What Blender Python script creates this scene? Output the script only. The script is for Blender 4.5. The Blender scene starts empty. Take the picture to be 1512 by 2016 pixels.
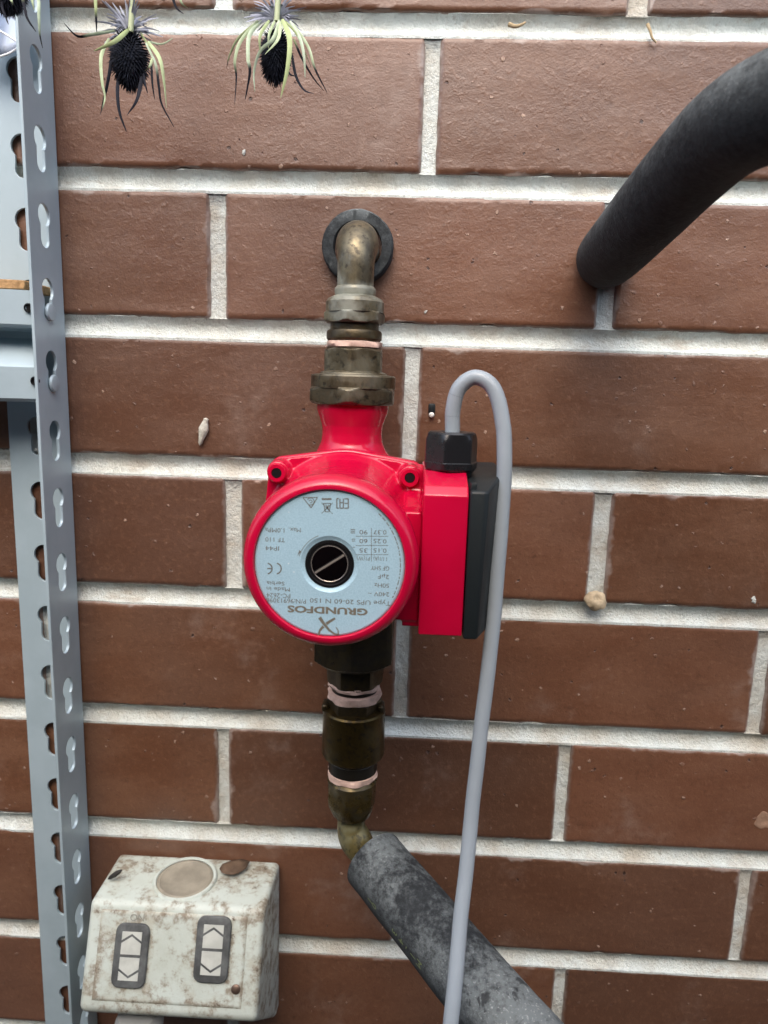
import bpy, bmesh, math, random
from mathutils import Vector, Matrix, noise
from mathutils.geometry import interpolate_bezier
SC = bpy.context.scene
COL = SC.collection
R_ = math.radians
random.seed(7)

# ------------------------------------------------------------------ camera
FPX = 1397.7                                    # focal length in photo pixels (24 mm equivalent phone lens)
CAMP = Vector((-0.3747, -446.82, -197.04))      # millimetres; the brick face is the plane y = 0
RX = Vector((0.99879196, 0.03836136, 0.03070871))
UP = Vector((-0.03696034, 0.17466367, 0.98393421))
FW = Vector((-0.03238136, 0.98388059, -0.17587052))
cd = bpy.data.cameras.new('camera')
cd.sensor_fit = 'VERTICAL'; cd.sensor_height = 24.0; cd.lens = FPX / 2016 * 24.0
cd.clip_start = 0.01; cd.clip_end = 500
cd.dof.use_dof = True; cd.dof.focus_distance = 0.375; cd.dof.aperture_fstop = 8.0
cam = bpy.data.objects.new('camera', cd); COL.objects.link(cam)
cam.matrix_world = Matrix.Translation(CAMP * 0.001) @ Matrix((RX, UP, -FW)).transposed().to_4x4()
SC.camera = cam

# ------------------------------------------------------------------ sky, sun, exposure
SUN_EL, SUN_AZ = R_(50), R_(6)                 # soft light from high in front, a little from the left
w = bpy.data.worlds.new('World'); SC.world = w; w.use_nodes = True
nt = w.node_tree; nt.nodes.clear()
sky = nt.nodes.new('ShaderNodeTexSky'); sky.sky_type = 'NISHITA'; sky.sun_disc = False
sky.sun_elevation = SUN_EL; sky.sun_rotation = R_(180) + SUN_AZ
sky.air_density = 1.0; sky.dust_density = 3.5; sky.ozone_density = 0.2
bg = nt.nodes.new('ShaderNodeBackground'); bg.inputs[1].default_value = 0.15
out = nt.nodes.new('ShaderNodeOutputWorld')
nt.links.new(sky.outputs[0], bg.inputs[0]); nt.links.new(bg.outputs[0], out.inputs[0])
sl = bpy.data.lights.new('sun', 'SUN'); sl.energy = 0.9; sl.angle = R_(110); sl.color = (1.0, 0.96, 0.90)
so = bpy.data.objects.new('sun', sl); COL.objects.link(so)
sdir = Vector((-math.sin(SUN_AZ) * math.cos(SUN_EL), -math.cos(SUN_AZ) * math.cos(SUN_EL), math.sin(SUN_EL)))
so.rotation_euler = sdir.to_track_quat('Z', 'Y').to_euler(); so.location = sdir * 5
SC.view_settings.view_transform = 'Standard'; SC.view_settings.look = 'None'
SC.view_settings.exposure = 1.55; SC.view_settings.gamma = 1.0
SC.view_settings.use_curve_mapping = False
SC.render.engine = 'CYCLES'
SC.cycles.use_denoising = True
SC.cycles.max_bounces = 6

# ------------------------------------------------------------------ helpers (all lengths in millimetres)
def at(px, py, d):
    """point at distance d in front of the brick face on the ray of photo pixel (px, py)"""
    v = RX * ((px - 756) / FPX) + UP * (-(py - 1008) / FPX) + FW
    return CAMP + v * ((-d - CAMP.y) / v.y)

def srgb(r, g, b):
    f = lambda c: (c / 12.92 if c <= 0.04045 else ((c + 0.055) / 1.055) ** 2.4)
    return (f(r / 255), f(g / 255), f(b / 255), 1)

def root(name, loc, label, cat, group=None):
    o = bpy.data.objects.new(name, None); COL.objects.link(o)
    o.empty_display_size = 0.02
    o.location = Vector(loc) * 0.001
    o['label'] = label; o['category'] = cat; o['origin_mm'] = list(loc)
    if group: o['group'] = group
    return o

def top_loc(o):
    while o is not None and o.parent is not None: o = o.parent
    return Vector(o['origin_mm']) if o is not None and 'origin_mm' in o.keys() else Vector((0, 0, 0))

def mesh(name, verts, faces, mat, parent=None, smooth=True, angle=35, origin=None):
    """one mesh object; verts are world millimetres"""
    me = bpy.data.meshes.new(name)
    off = top_loc(parent) if parent is not None else Vector(origin or (0, 0, 0))
    me.from_pydata([((v[0] - off.x) * .001, (v[1] - off.y) * .001, (v[2] - off.z) * .001) for v in verts], [], faces)
    me.validate()
    bm = bmesh.new(); bm.from_mesh(me); bmesh.ops.recalc_face_normals(bm, faces=bm.faces); bm.to_mesh(me); bm.free()
    if smooth:
        me.shade_smooth(); me.set_sharp_from_angle(angle=R_(angle))
    me.materials.append(mat)
    o = bpy.data.objects.new(name, me); COL.objects.link(o)
    if parent is not None: o.parent = parent
    else:
        o.location = off * .001
        o['origin_mm'] = list(off)
    return o

def tag(o, label, cat, group=None):
    o['label'] = label; o['category'] = cat
    if group: o['group'] = group
    return o

def frame_from(axis):
    a = Vector(axis).normalized()
    t = Vector((1, 0, 0)) if abs(a.x) < .9 else Vector((0, 0, 1))
    u = a.cross(t).normalized(); v = a.cross(u).normalized()
    return a, u, v

def lathe(prof, c, axis=(0, 0, 1), n=48, rfun=None, cap0=True, cap1=True):
    """prof: (radius, distance along axis); rfun(theta, r, h) may reshape the section"""
    a, u, v = frame_from(axis); c = Vector(c)
    V, F = [], []
    for (r, h) in prof:
        for i in range(n):
            th = 2 * math.pi * i / n
            rr = rfun(th, r, h) if rfun else r
            V.append(c + a * h + (u * math.cos(th) + v * math.sin(th)) * rr)
    for k in range(len(prof) - 1):
        for i in range(n):
            j = (i + 1) % n
            F.append((k * n + i, k * n + j, (k + 1) * n + j, (k + 1) * n + i))
    if cap0: F.append(tuple(range(n - 1, -1, -1)))
    if cap1: F.append(tuple((len(prof) - 1) * n + i for i in range(n)))
    return V, F

def hexr(af, rot=0.0, sides=6):
    h = af / 2
    def f(th):
        s = 2 * math.pi / sides
        t = (th - rot + s / 2) % s - s / 2
        return h / math.cos(t)
    return f

def nut(c, z0, z1, af, axis=(0, 0, 1), rot=0.2, ch=2.0, top=True, bot=True, sides=6, n=72, ct=.985):
    """hexagonal nut with the usual conical chamfers"""
    hr = hexr(af, rot, sides); rc = af / 2 / math.cos(math.pi / sides)
    zs = []; m = 7
    lo, hi = min(z0, z1), max(z0, z1)
    for i in range(m): zs.append(lo + ch * i / (m - 1))
    zs.append((lo + hi) / 2)
    for i in range(m): zs.append(hi - ch + ch * i / (m - 1))
    def rf(th, r, h):
        q = hr(th); g = rc + 1
        if bot: g = min(g, af / 2 * .985 + (h - lo) * 1.6)
        if top: g = min(g, af / 2 * ct + (hi - h) * 1.3)
        return min(q, g)
    return lathe([(1, z) for z in zs], c, axis, n, rf)

def catmull(pts, n=10):
    P = [Vector(p) for p in pts]
    P = [P[0] * 2 - P[1]] + P + [P[-1] * 2 - P[-2]]
    o = []
    for i in range(1, len(P) - 2):
        for k in range(n):
            t = k / n
            o.append(.5 * ((2 * P[i]) + (P[i + 1] - P[i - 1]) * t + (2 * P[i - 1] - 5 * P[i] + 4 * P[i + 1] - P[i + 2]) * t * t
                           + (3 * P[i] - P[i - 1] - 3 * P[i + 1] + P[i + 2]) * t ** 3))
    o.append(P[-2]); return o

def tube(path, rad, n=32, caps=True, wob=None):
    V, F = [], []; m = len(path)
    tan = [(path[min(i + 1, m - 1)] - path[max(i - 1, 0)]).normalized() for i in range(m)]
    a, u, v = frame_from(tan[0])
    for i, p in enumerate(path):
        t = tan[i]; u = (u - t * u.dot(t)).normalized(); v = t.cross(u)
        r = rad(i / (m - 1)) if callable(rad) else rad
        for k in range(n):
            th = 2 * math.pi * k / n
            rr = r + (wob(p, th) if wob else 0)
            V.append(p + (u * math.cos(th) + v * math.sin(th)) * rr)
    for i in range(m - 1):
        for k in range(n):
            j = (k + 1) % n
            F.append((i * n + k, i * n + j, (i + 1) * n + j, (i + 1) * n + k))
    if caps:
        F.append(tuple(range(n - 1, -1, -1))); F.append(tuple((m - 1) * n + k for k in range(n)))
    return V, F

def join(*parts):
    V, F = [], []
    for (v, f) in parts:
        b = len(V); V += list(v); F += [tuple(i + b for i in q) for q in f]
    return V, F

def box(x0, x1, y0, y1, z0, z1):
    V = [Vector((x, y, z)) for x in (x0, x1) for y in (y0, y1) for z in (z0, z1)]
    return V, [(0, 1, 3, 2), (4, 6, 7, 5), (0, 4, 5, 1), (2, 3, 7, 6), (0, 2, 6, 4), (1, 5, 7, 3)]

def bevelled(VF, width, seg=3, angle=30):
    bm = bmesh.new()
    vs = [bm.verts.new(v) for v in VF[0]]
    for f in VF[1]:
        try: bm.faces.new([vs[i] for i in f])
        except ValueError: pass
    bmesh.ops.recalc_face_normals(bm, faces=bm.faces)
    es = [e for e in bm.edges if len(e.link_faces) == 2 and e.calc_face_angle(0) > R_(angle)]
    bmesh.ops.bevel(bm, geom=es, offset=width, segments=seg, profile=.5, affect='EDGES', clamp_overlap=True)
    bm.verts.index_update()
    V = [v.co.copy() for v in bm.verts]; F = [tuple(v.index for v in f.verts) for f in bm.faces]
    bm.free(); return V, F

def prism(poly, f0, f1):
    """extrude a polygon: f0 / f1 map (a, b) to the two end planes"""
    n = len(poly)
    V = [Vector(f0(*q)) for q in poly] + [Vector(f1(*q)) for q in poly]
    F = [tuple(range(n - 1, -1, -1)), tuple(range(n, 2 * n))]
    for i in range(n):
        j = (i + 1) % n; F.append((i, j, n + j, n + i))
    return V, F

def blend(VF, voxel, smooth_it):
    """fuse overlapping solids into one casting with soft fillets"""
    me = bpy.data.meshes.new('tmp')
    me.from_pydata([tuple(v * .001) for v in VF[0]], [], VF[1]); me.update()
    bm = bmesh.new(); bm.from_mesh(me); bmesh.ops.recalc_face_normals(bm, faces=bm.faces); bm.to_mesh(me); bm.free()
    o = bpy.data.objects.new('tmp', me); COL.objects.link(o)
    m = o.modifiers.new('r', 'REMESH'); m.mode = 'VOXEL'; m.voxel_size = voxel * .001
    s = o.modifiers.new('s', 'SMOOTH'); s.factor = .5; s.iterations = smooth_it
    dg = bpy.context.evaluated_depsgraph_get()
    e = bpy.data.meshes.new_from_object(o.evaluated_get(dg))
    V = [v.co * 1000 for v in e.vertices]; F = [tuple(p.vertices) for p in e.polygons]
    bpy.data.objects.remove(o); bpy.data.meshes.remove(me); bpy.data.meshes.remove(e)
    return V, F

def plate2d(outer, holes, thick, mapf, bev=0.0):
    """flat plate with real holes; mapf(a, b, c) -> world; c is the thickness direction"""
    cu = bpy.data.curves.new('tmp', 'CURVE'); cu.dimensions = '2D'; cu.fill_mode = 'BOTH'
    cu.extrude = thick / 2 - bev; cu.bevel_depth = bev; cu.bevel_resolution = 1
    for loop in [outer] + holes:
        s = cu.splines.new('POLY'); s.points.add(len(loop) - 1); s.use_cyclic_u = True
        for i, q in enumerate(loop): s.points[i].co = (q[0], q[1], 0, 1)
    o = bpy.data.objects.new('tmp', cu); COL.objects.link(o)
    dg = bpy.context.evaluated_depsgraph_get()
    e = bpy.data.meshes.new_from_object(o.evaluated_get(dg))
    V = [Vector(mapf(*v.co)) for v in e.vertices]; F = [tuple(p.vertices) for p in e.polygons]
    bpy.data.objects.remove(o); bpy.data.curves.remove(cu); bpy.data.meshes.remove(e)
    return V, F

def text2d(s, size, mapf, sx=1.0, bold=0.0, align='CENTER'):
    cu = bpy.data.curves.new('tmp', 'FONT'); cu.body = s; cu.size = size; cu.align_x = align; cu.align_y = 'CENTER'
    cu.resolution_u = 3; cu.offset = bold; cu.fill_mode = 'FRONT'
    o = bpy.data.objects.new('tmp', cu); COL.objects.link(o)
    dg = bpy.context.evaluated_depsgraph_get()
    e = bpy.data.meshes.new_from_object(o.evaluated_get(dg))
    V = [Vector(mapf(v.co.x * sx, v.co.y)) for v in e.vertices]; F = [tuple(p.vertices) for p in e.polygons]
    bpy.data.objects.remove(o); bpy.data.curves.remove(cu); bpy.data.meshes.remove(e)
    return V, F

def arc_pts(cx, cy, r, a0, a1, n):
    return [(cx + r * math.cos(R_(a0 + (a1 - a0) * i / n)), cy + r * math.sin(R_(a0 + (a1 - a0) * i / n))) for i in range(n + 1)]

# ------------------------------------------------------------------ materials
class NB:
    def __init__(s, name):
        s.m = bpy.data.materials.new(name); s.m.use_nodes = True
        s.t = s.m.node_tree; s.t.nodes.clear()
        s.out = s.n('ShaderNodeOutputMaterial'); s.b = s.n('ShaderNodeBsdfPrincipled')
        s.l(s.b.outputs[0], s.out.inputs[0])
        s.g = s.n('ShaderNodeNewGeometry')
    def n(s, k): return s.t.nodes.new(k)
    def l(s, a, b): s.t.links.new(a, b)
    def val(s, x, sock):
        if hasattr(x, 'is_linked'): s.l(x, sock)
        else: sock.default_value = x
    def pos(s, scale=(1, 1, 1)):
        mp = s.n('ShaderNodeMapping'); s.l(s.g.outputs['Position'], mp.inputs[0]); mp.inputs['Scale'].default_value = scale
        return mp.outputs[0]
    def noise(s, scale, detail=4, rough=.55, vec=None, dist=0):
        q = s.n('ShaderNodeTexNoise'); q.inputs['Scale'].default_value = scale; q.inputs['Detail'].default_value = detail
        q.inputs['Roughness'].default_value = rough; q.inputs['Distortion'].default_value = dist
        s.l(vec if vec is not None else s.g.outputs['Position'], q.inputs['Vector']); return q.outputs['Fac']
    def vor(s, scale, vec=None, rnd=1.0):
        q = s.n('ShaderNodeTexVoronoi'); q.inputs['Scale'].default_value = scale; q.inputs['Randomness'].default_value = rnd
        s.l(vec if vec is not None else s.g.outputs['Position'], q.inputs['Vector']); return q.outputs['Distance'], q.outputs['Color']
    def ramp(s, fac, a, b, lo=0.0, hi=1.0):
        q = s.n('ShaderNodeMapRange'); q.inputs[1].default_value = a; q.inputs[2].default_value = b
        q.inputs[3].default_value = lo; q.inputs[4].default_value = hi; q.clamp = True
        q.interpolation_type = 'SMOOTHSTEP'
        s.l(fac, q.inputs[0]); return q.outputs[0]
    def math(s, op, a, b=0.0):
        q = s.n('ShaderNodeMath'); q.operation = op; s.val(a, q.inputs[0]); s.val(b, q.inputs[1]); return q.outputs[0]
    def mix(s, fac, a, b, mode='MIX'):
        q = s.n('ShaderNodeMix'); q.data_type = 'RGBA'; q.blend_type = mode
        s.val(fac, q.inputs[0]); s.val(a, q.inputs[6]); s.val(b, q.inputs[7]); return q.outputs[2]
    def bump(s, h, strength=.3, dist=.001, prev=None):
        q = s.n('ShaderNodeBump'); q.inputs['Strength'].default_value = strength; q.inputs['Distance'].default_value = dist
        s.l(h, q.inputs['Height'])
        if prev is not None: s.l(prev, q.inputs['Normal'])
        return q.outputs[0]
    def sep(s, o='Position'):
        q = s.n('ShaderNodeSeparateXYZ'); s.l(s.g.outputs[o], q.inputs[0]); return q.outputs
    def set(s, col=None, rough=None, metal=None, spec=None, normal=None, **k):
        b = s.b.inputs
        if col is not None: s.val(col, b['Base Color'])
        if rough is not None: s.val(rough, b['Roughness'])
        if metal is not None: s.val(metal, b['Metallic'])
        if spec is not None: s.val(spec, b['Specular IOR Level'])
        if normal is not None: s.l(normal, b['Normal'])
        for kk, v in k.items(): s.val(v, b[kk])
        return s.m

def rgb(r, g, b): return (r, g, b, 1.0)

def m_brick():
    s = NB('brick')
    oi = s.n('ShaderNodeObjectInfo')
    st = s.pos((.45, 1, 1))
    n1 = s.noise(34, 6, .62, st); n2 = s.noise(240, 5, .65); n3 = s.noise(10, 3, .5); n4 = s.noise(900, 3, .7)
    c = s.mix(s.ramp(n1, .3, .7), rgb(.120, .050, .0245), rgb(.170, .083, .0455))
    c = s.mix(s.ramp(n3, .42, .72, 0, .65), c, rgb(.104, .054, .031))
    rv = oi.outputs['Random']
    c = s.mix(s.ramp(rv, .35, 1, 0, .7), c, rgb(.080, .038, .023))
    c = s.mix(s.ramp(rv, .45, 0, 0, .45), c, rgb(.175, .078, .047))
    c = s.mix(s.ramp(s.noise(5, 3, .5), .45, .68, 0, .45), c, rgb(.125, .066, .045))
    c = s.mix(s.ramp(n2, .50, .80, 0, .55), c, rgb(.215, .112, .064))
    c = s.mix(s.ramp(n2, .25, .45, .5, 0), c, rgb(.060, .025, .013))
    c = s.mix(s.ramp(n4, .35, .65, .22, 0), c, rgb(.055, .022, .012))
    # chalky bloom, dark pits, pale grit
    hz = s.math('MULTIPLY', s.ramp(s.noise(15, 5, .65), .54, .74), s.ramp(s.noise(90, 5, .65), .3, .7))
    c = s.mix(s.math('MULTIPLY', hz, .42), c, rgb(.30, .235, .20))
    ed = s.n('ShaderNodeAttribute'); ed.attribute_name = 'edge'
    sm = s.math('SUBTRACT', ed.outputs['Fac'], s.math('MULTIPLY', s.ramp(s.noise(26, 4, .6), .50, .78), 5.5))
    sm = s.math('ADD', sm, s.math('MULTIPLY', s.math('SUBTRACT', n2, .5), 4.0))
    c = s.mix(s.math('MULTIPLY', s.ramp(sm, -.5, 2.2, 1, 0), s.ramp(n1, .3, .6, .25, .75)), c, rgb(.34, .29, .26))
    jit = s.math('MULTIPLY', s.math('SUBTRACT', s.noise(330, 3, .6), .5), .9)
    d, cc = s.vor(150); cs = s.n('ShaderNodeSeparateColor'); s.l(cc, cs.inputs[0])
    w1 = s.math('ADD', d, jit)
    pit = s.math('MULTIPLY', s.ramp(w1, .02, .14, 1, 0), s.math('GREATER_THAN', cs.outputs[0], .90))
    d2, cc2 = s.vor(170); cs2 = s.n('ShaderNodeSeparateColor'); s.l(cc2, cs2.inputs[0])
    size = s.math('SUBTRACT', s.math('MULTIPLY', cs2.outputs[2], .20), .08)
    w2 = s.math('SUBTRACT', s.math('ADD', d2, jit), size)
    grit = s.math('MULTIPLY', s.ramp(w2, .0, .10, 1, 0), s.math('LESS_THAN', cs2.outputs[1], .10))
    c = s.mix(s.math('MULTIPLY', pit, .85), c, rgb(.028, .014, .010))
    c = s.mix(s.math('MULTIPLY', grit, s.ramp(cs2.outputs[0], .2, 1, .12, .85)), c, rgb(.38, .26, .19))
    n5 = s.noise(130, 6, .7, s.pos((.7, 1, 1)))
    knob = s.ramp(s.noise(250, 2, .5), .52, .86)
    c = s.mix(s.math('MULTIPLY', knob, .24), c, rgb(.24, .132, .082))
    c = s.mix(s.ramp(n5, .28, .46, .4, 0), c, rgb(.070, .030, .016))
    b = s.bump(n4, .22, .0009)
    b = s.bump(knob, .2, .0008, b); b = s.bump(n5, .18, .0016, b)
    b = s.bump(s.noise(190, 5, .62, s.pos((.6, 1, 1))), .11, .0016, b)
    b = s.bump(s.noise(48, 3, .5, st), .08, .004, b)
    b = s.bump(s.math('SUBTRACT', grit, pit), .6, .0012, b)
    return s.set(c, s.ramp(n1, .3, .7, .34, .46), spec=.65, normal=b)

def m_mortar():
    s = NB('mortar')
    n1 = s.noise(38, 5, .6); n2 = s.noise(350, 4, .7)
    c = s.mix(s.ramp(n1, .35, .7), rgb(.60, .66, .645), rgb(.52, .535, .49))
    c = s.mix(s.ramp(s.noise(14, 5, .65), .50, .72, 0, .75), c, rgb(.43, .385, .31))
    c = s.mix(s.ramp(s.noise(45, 5, .7, s.pos((.4, 1, 1))), .56, .72, 0, .6), c, rgb(.36, .31, .245))
    c = s.mix(s.ramp(n2, .30, .45, .5, 0), c, rgb(.36, .34, .31))
    b = s.bump(s.noise(480, 4, .7), .8, .0016); b = s.bump(s.noise(130, 4, .6, s.pos((1, 1, .6))), .6, .003, b)
    return s.set(c, .92, spec=.2, normal=b)

def m_red():
    s = NB('red_enamel')
    n = s.noise(45, 3)
    c = s.mix(s.ramp(n, .4, .7, 0, .5), rgb(.455, .002, .033), rgb(.395, .002, .027))
    d, cc = s.vor(170); cs = s.n('ShaderNodeSeparateColor'); s.l(cc, cs.inputs[0])
    nick = s.math('MULTIPLY', s.ramp(d, .06, .13, 1, 0), s.math('GREATER_THAN', cs.outputs[0], .975))
    c = s.mix(s.math('MULTIPLY', nick, .6), c, rgb(.15, .01, .02))
    b = s.bump(s.noise(500, 3, .5), .10, .0006); b = s.bump(s.noise(90, 2), .08, .002, b)
    return s.set(c, s.ramp(s.noise(160, 4), .3, .7, .17, .25), spec=.5, normal=b)

def m_plain(name, col, rough=.5, metal=0.0, spec=.5, bscale=300, bstr=.12, var=.15, vscale=40):
    s = NB(name)
    n = s.noise(vscale, 5, .6)
    k = 1 - var
    c = s.mix(s.ramp(n, .3, .7), rgb(*col), rgb(col[0] * k, col[1] * k, col[2] * k))
    b = s.bump(s.noise(bscale, 4, .6), bstr, .001)
    return s.set(c, s.ramp(n, .2, .8, max(.03, rough - .06), min(1, rough + .06)), metal, spec, b)

def m_brass(name, a, b_, verd, verd_amt, rough=.42, metal=.85):
    s = NB(name)
    n1 = s.noise(90, 5, .65); n2 = s.noise(260, 4, .6); n3 = s.noise(45, 4, .6)
    c = s.mix(s.ramp(n1, .35, .68), rgb(*a), rgb(*b_))
    c = s.mix(s.ramp(n2, .34, .48, .75, 0), c, rgb(.025, .022, .018))
    c = s.mix(s.ramp(s.noise(70, 5, .7, s.pos((1, 1, .35))), .48, .66, 0, .6), c, rgb(a[0] * .35, a[1] * .36, a[2] * .42))
    g = s.math('MULTIPLY', s.ramp(n3, .46, .66), verd_amt)
    c = s.mix(g, c, rgb(*verd))
    mt = s.math('SUBTRACT', metal, s.math('MULTIPLY', g, .8))
    bb = s.bump(n2, .25, .0008)
    return s.set(c, s.ramp(n1, .25, .75, rough - .1, rough + .14), mt, normal=bb)

def m_plate():
    s = NB('nameplate_foil')
    n = s.noise(1500, 3, .7); n2 = s.noise(60, 4, .6)
    c = s.mix(s.ramp(n, .35, .7), rgb(.395, .585, .69), rgb(.33, .50, .60))
    d, cc = s.vor(420); cs = s.n('ShaderNodeSeparateColor'); s.l(cc, cs.inputs[0])
    dust = s.math('MULTIPLY', s.ramp(d, .08, .2, 1, 0), s.math('GREATER_THAN', cs.outputs[0], .9))
    c = s.mix(s.math('MULTIPLY', dust, .6), c, rgb(.75, .78, .80))
    return s.set(c, s.ramp(n2, .3, .7, .36, .48), .15, normal=s.bump(n, .25, .0004))

def m_foam(name, dust):
    s = NB(name)
    z = s.sep('Normal')[2]
    n1 = s.noise(20, 6, .62); n2 = s.noise(260, 5, .75); n3 = s.noise(700, 3, .7)
    c = s.mix(s.ramp(n2, .3, .7), rgb(.016, .019, .021), rgb(.032, .037, .041))
    # dust settled on the upper side
    u = s.ramp(z, -.45, .70)
    e = s.math('ADD', n1, s.math('MULTIPLY', s.math('SUBTRACT', n2, .5), .55))
    a = s.math('MULTIPLY', u, s.ramp(e, .36, .63))
    c = s.mix(s.math('MULTIPLY', a, dust), c, rgb(.225, .255, .26))
    sp = s.math('MULTIPLY', s.math('MULTIPLY', s.ramp(n3, .56, .70), s.ramp(n1, .42, .62)), u)
    c = s.mix(s.math('MULTIPLY', sp, dust * .75), c, rgb(.52, .56, .55))
    dk = s.math('MULTIPLY', s.ramp(s.noise(60, 4, .6, dist=.6), .61, .67), u)
    c = s.mix(s.math('MULTIPLY', dk, .8), c, rgb(.018, .020, .022))
    b = s.bump(n3, .45, .0010); b = s.bump(n1, .25, .004, b)
    return s.set(c, .8, spec=.25, normal=b)

def m_dirty_white():
    s = NB('weathered_white_plastic')
    n1 = s.noise(95, 6, .72); n2 = s.noise(22, 4, .6); n3 = s.noise(420, 4, .7); n4 = s.noise(62, 7, .74)
    c = s.mix(s.ramp(n2, .35, .7), rgb(.50, .56, .515), rgb(.43, .475, .42))
    ga = s.n('ShaderNodeAttribute'); ga.attribute_name = 'grime_shade'; gr = s.math('MULTIPLY', ga.outputs['Fac'], .17)
    n4 = s.math('ADD', n4, s.math('SUBTRACT', gr, .055))
    c = s.mix(s.ramp(n4, .44, .66, 0, .55), c, rgb(.36, .325, .245))
    g = s.math('MULTIPLY', s.ramp(n1, .42, .58), s.ramp(n4, .44, .60))
    c = s.mix(s.math('MULTIPLY', g, .80), c, rgb(.185, .145, .10))
    k = s.math('MULTIPLY', s.ramp(s.noise(160, 6, .75), .56, .66), s.ramp(n4, .48, .60))
    c = s.mix(s.math('MULTIPLY', k, .9), c, rgb(.075, .048, .03))
    sp = s.math('MULTIPLY', s.ramp(n3, .64, .72), s.ramp(n1, .40, .55))
    c = s.mix(s.math('MULTIPLY', sp, .7), c, rgb(.17, .115, .075))
    return s.set(c, s.ramp(g, 0, 1, .45, .8), spec=.4, normal=s.bump(n1, .25, .0015))

def m_steel():
    s = NB('grey_powder_coat')
    n = s.noise(26, 4, .55)
    c = s.mix(s.ramp(n, .35, .7), rgb(.375, .470, .520), rgb(.325, .415, .460))
    d, cc = s.vor(90); cs = s.n('ShaderNodeSeparateColor'); s.l(cc, cs.inputs[0])
    sp = s.math('MULTIPLY', s.ramp(d, .05, .09, 1, 0), s.math('GREATER_THAN', cs.outputs[0], .93))
    c = s.mix(s.math('MULTIPLY', sp, .7), c, rgb(.05, .05, .05))
    return s.set(c, s.ramp(n, .3, .7, .38, .48), .15, .5, s.bump(s.noise(900, 2), .06, .0004))

def m_petal():
    """bracts: pale green running into blue-black at the tip, from the mesh's own 'tip' attribute"""
    s = NB('bract')
    at_ = s.n('ShaderNodeAttribute'); at_.attribute_name = 'tip'
    col = s.n('ShaderNodeAttribute'); col.attribute_name = 'tone'
    n = s.noise(300, 3)
    g = s.mix(col.outputs['Fac'], rgb(.37, .44, .21), rgb(.47, .57, .47))
    g = s.mix(s.ramp(n, .3, .7, 0, .35), g, rgb(.22, .28, .13))
    c = s.mix(s.ramp(at_.outputs['Fac'], .35, .65), g, rgb(.007, .008, .014))
    return s.set(c, s.ramp(at_.outputs['Fac'], .3, .6, .5, .75), spec=.18)

MB = m_brick(); MM = m_mortar(); MR = m_red(); MPL = m_plate(); MST = m_steel()
MBRU = m_brass('aged_brass_grey', (.155, .132, .082), (.055, .050, .038), (.235, .25, .21), .75, .40, .65)
MBRM = m_brass('aged_brass_brown', (.135, .108, .064), (.070, .058, .037), (.20, .19, .14), .45, .38, .8)
MBRL = m_brass('brown_brass', (.085, .058, .018), (.045, .033, .012), (.12, .095, .045), .2, .34)
MBRF = m_brass('mottled_brass', (.075, .050, .012), (.008, .007, .004), (.16, .13, .06), .25, .3, .7)
MBRN = m_brass('black_brown_brass', (.062, .046, .021), (.030, .023, .012), (.07, .06, .04), .2, .36, .6)
MBRE = m_brass('green_brass', (.19, .155, .062), (.10, .092, .040), (.24, .24, .15), .6, .34, .55)
MDK = m_plain('blackened_brass', (.020, .018, .014), .38, .5, vscale=90)
MTAPE = m_plain('thread_tape', (.66, .47, .39), .6, 0, .3, 300, .5, .3, 160)
MFU = m_foam('black_foam', .42); MFL = m_foam('dusty_foam', .56)
MBLK = m_plain('black_plastic', (.010, .014, .016), .46, 0, .3, 700, .15)
MGLN = m_plain('black_nylon', (.010, .011, .013), .30, 0, .5, 700, .08)
MCAB = m_plain('grey_cable_sheath', (.28, .325, .365), .36, 0, .45, 300, .06, .10, 25)
MPRT = m_plain('grey_print', (.20, .19, .17), .5, .3, .4, 300, .0)
MPRT2 = m_plain('bronze_print', (.30, .27, .215), .42, .5, .4, 300, .0)
MWHT = m_dirty_white()
MRUB = m_plain('grey_rubber', (.125, .135, .135), .6, 0, .4, 400, .2, .6, 90)
MARW = m_plain('arrow_white', (.52, .545, .50), .5, 0, .4, 300, .1, .18, 120)
MSCR = m_plain('dark_screw_metal', (.16, .115, .13), .14, 1.0, .5, 500, .04)
MSCE = m_plain('bright_steel', (.42, .37, .33), .3, .6, .5, 300, .05)
MHOL = m_plain('black_recess', (.006, .006, .007), .35, 0, .5)
MCHIP = m_plain('chipboard', (.50, .31, .15), .85, 0, .2, 400, .8, .45, 220)
MFLO = m_plain('dark_floret', (.024, .029, .046), .7, 0, .25, 800, .2, .75, 420)
MSPK = m_plain('silver_spine', (.42, .45, .55), .55, 0, .3, 300, .05, .35, 160)
MSTM = m_plain('pale_stem', (.46, .52, .32), .5, 0, .4, 300, .1, .2, 80)
MBR = m_petal()
MCOC = m_plain('pale_silk', (.55, .54, .47), .8, 0, .2, 500, .5, .25, 300)
MMUD = m_plain('dry_mud', (.50, .41, .28), .9, 0, .2, 500, .6, .3, 250)
MLEAF = m_plain('dead_leaf', (.13, .085, .055), .7, 0, .3, 300, .4, .35, 120)
MTWG = m_plain('dry_twig', (.42, .33, .20), .8, 0, .2, 400, .4, .3, 200)
MCON = m_plain('grey_conduit', (.45, .47, .47), .5, 0, .4, 300, .1, .2, 40)

# ------------------------------------------------------------------ setting: ground
s_ = NB('ground'); gn = s_.noise(8, 6, .6)
MGR = s_.set(s_.mix(s_.ramp(gn, .3, .7), rgb(.07, .06, .05), rgb(.12, .105, .09)), .9, normal=s_.bump(s_.noise(60, 5), .5, .01))
g = mesh('ground', [(-60000, -60000, -1150), (60000, -60000, -1150), (60000, 900, -1150), (-60000, 900, -1150)], [(0, 1, 2, 3)], MGR, smooth=False)
g['kind'] = 'structure'
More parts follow.
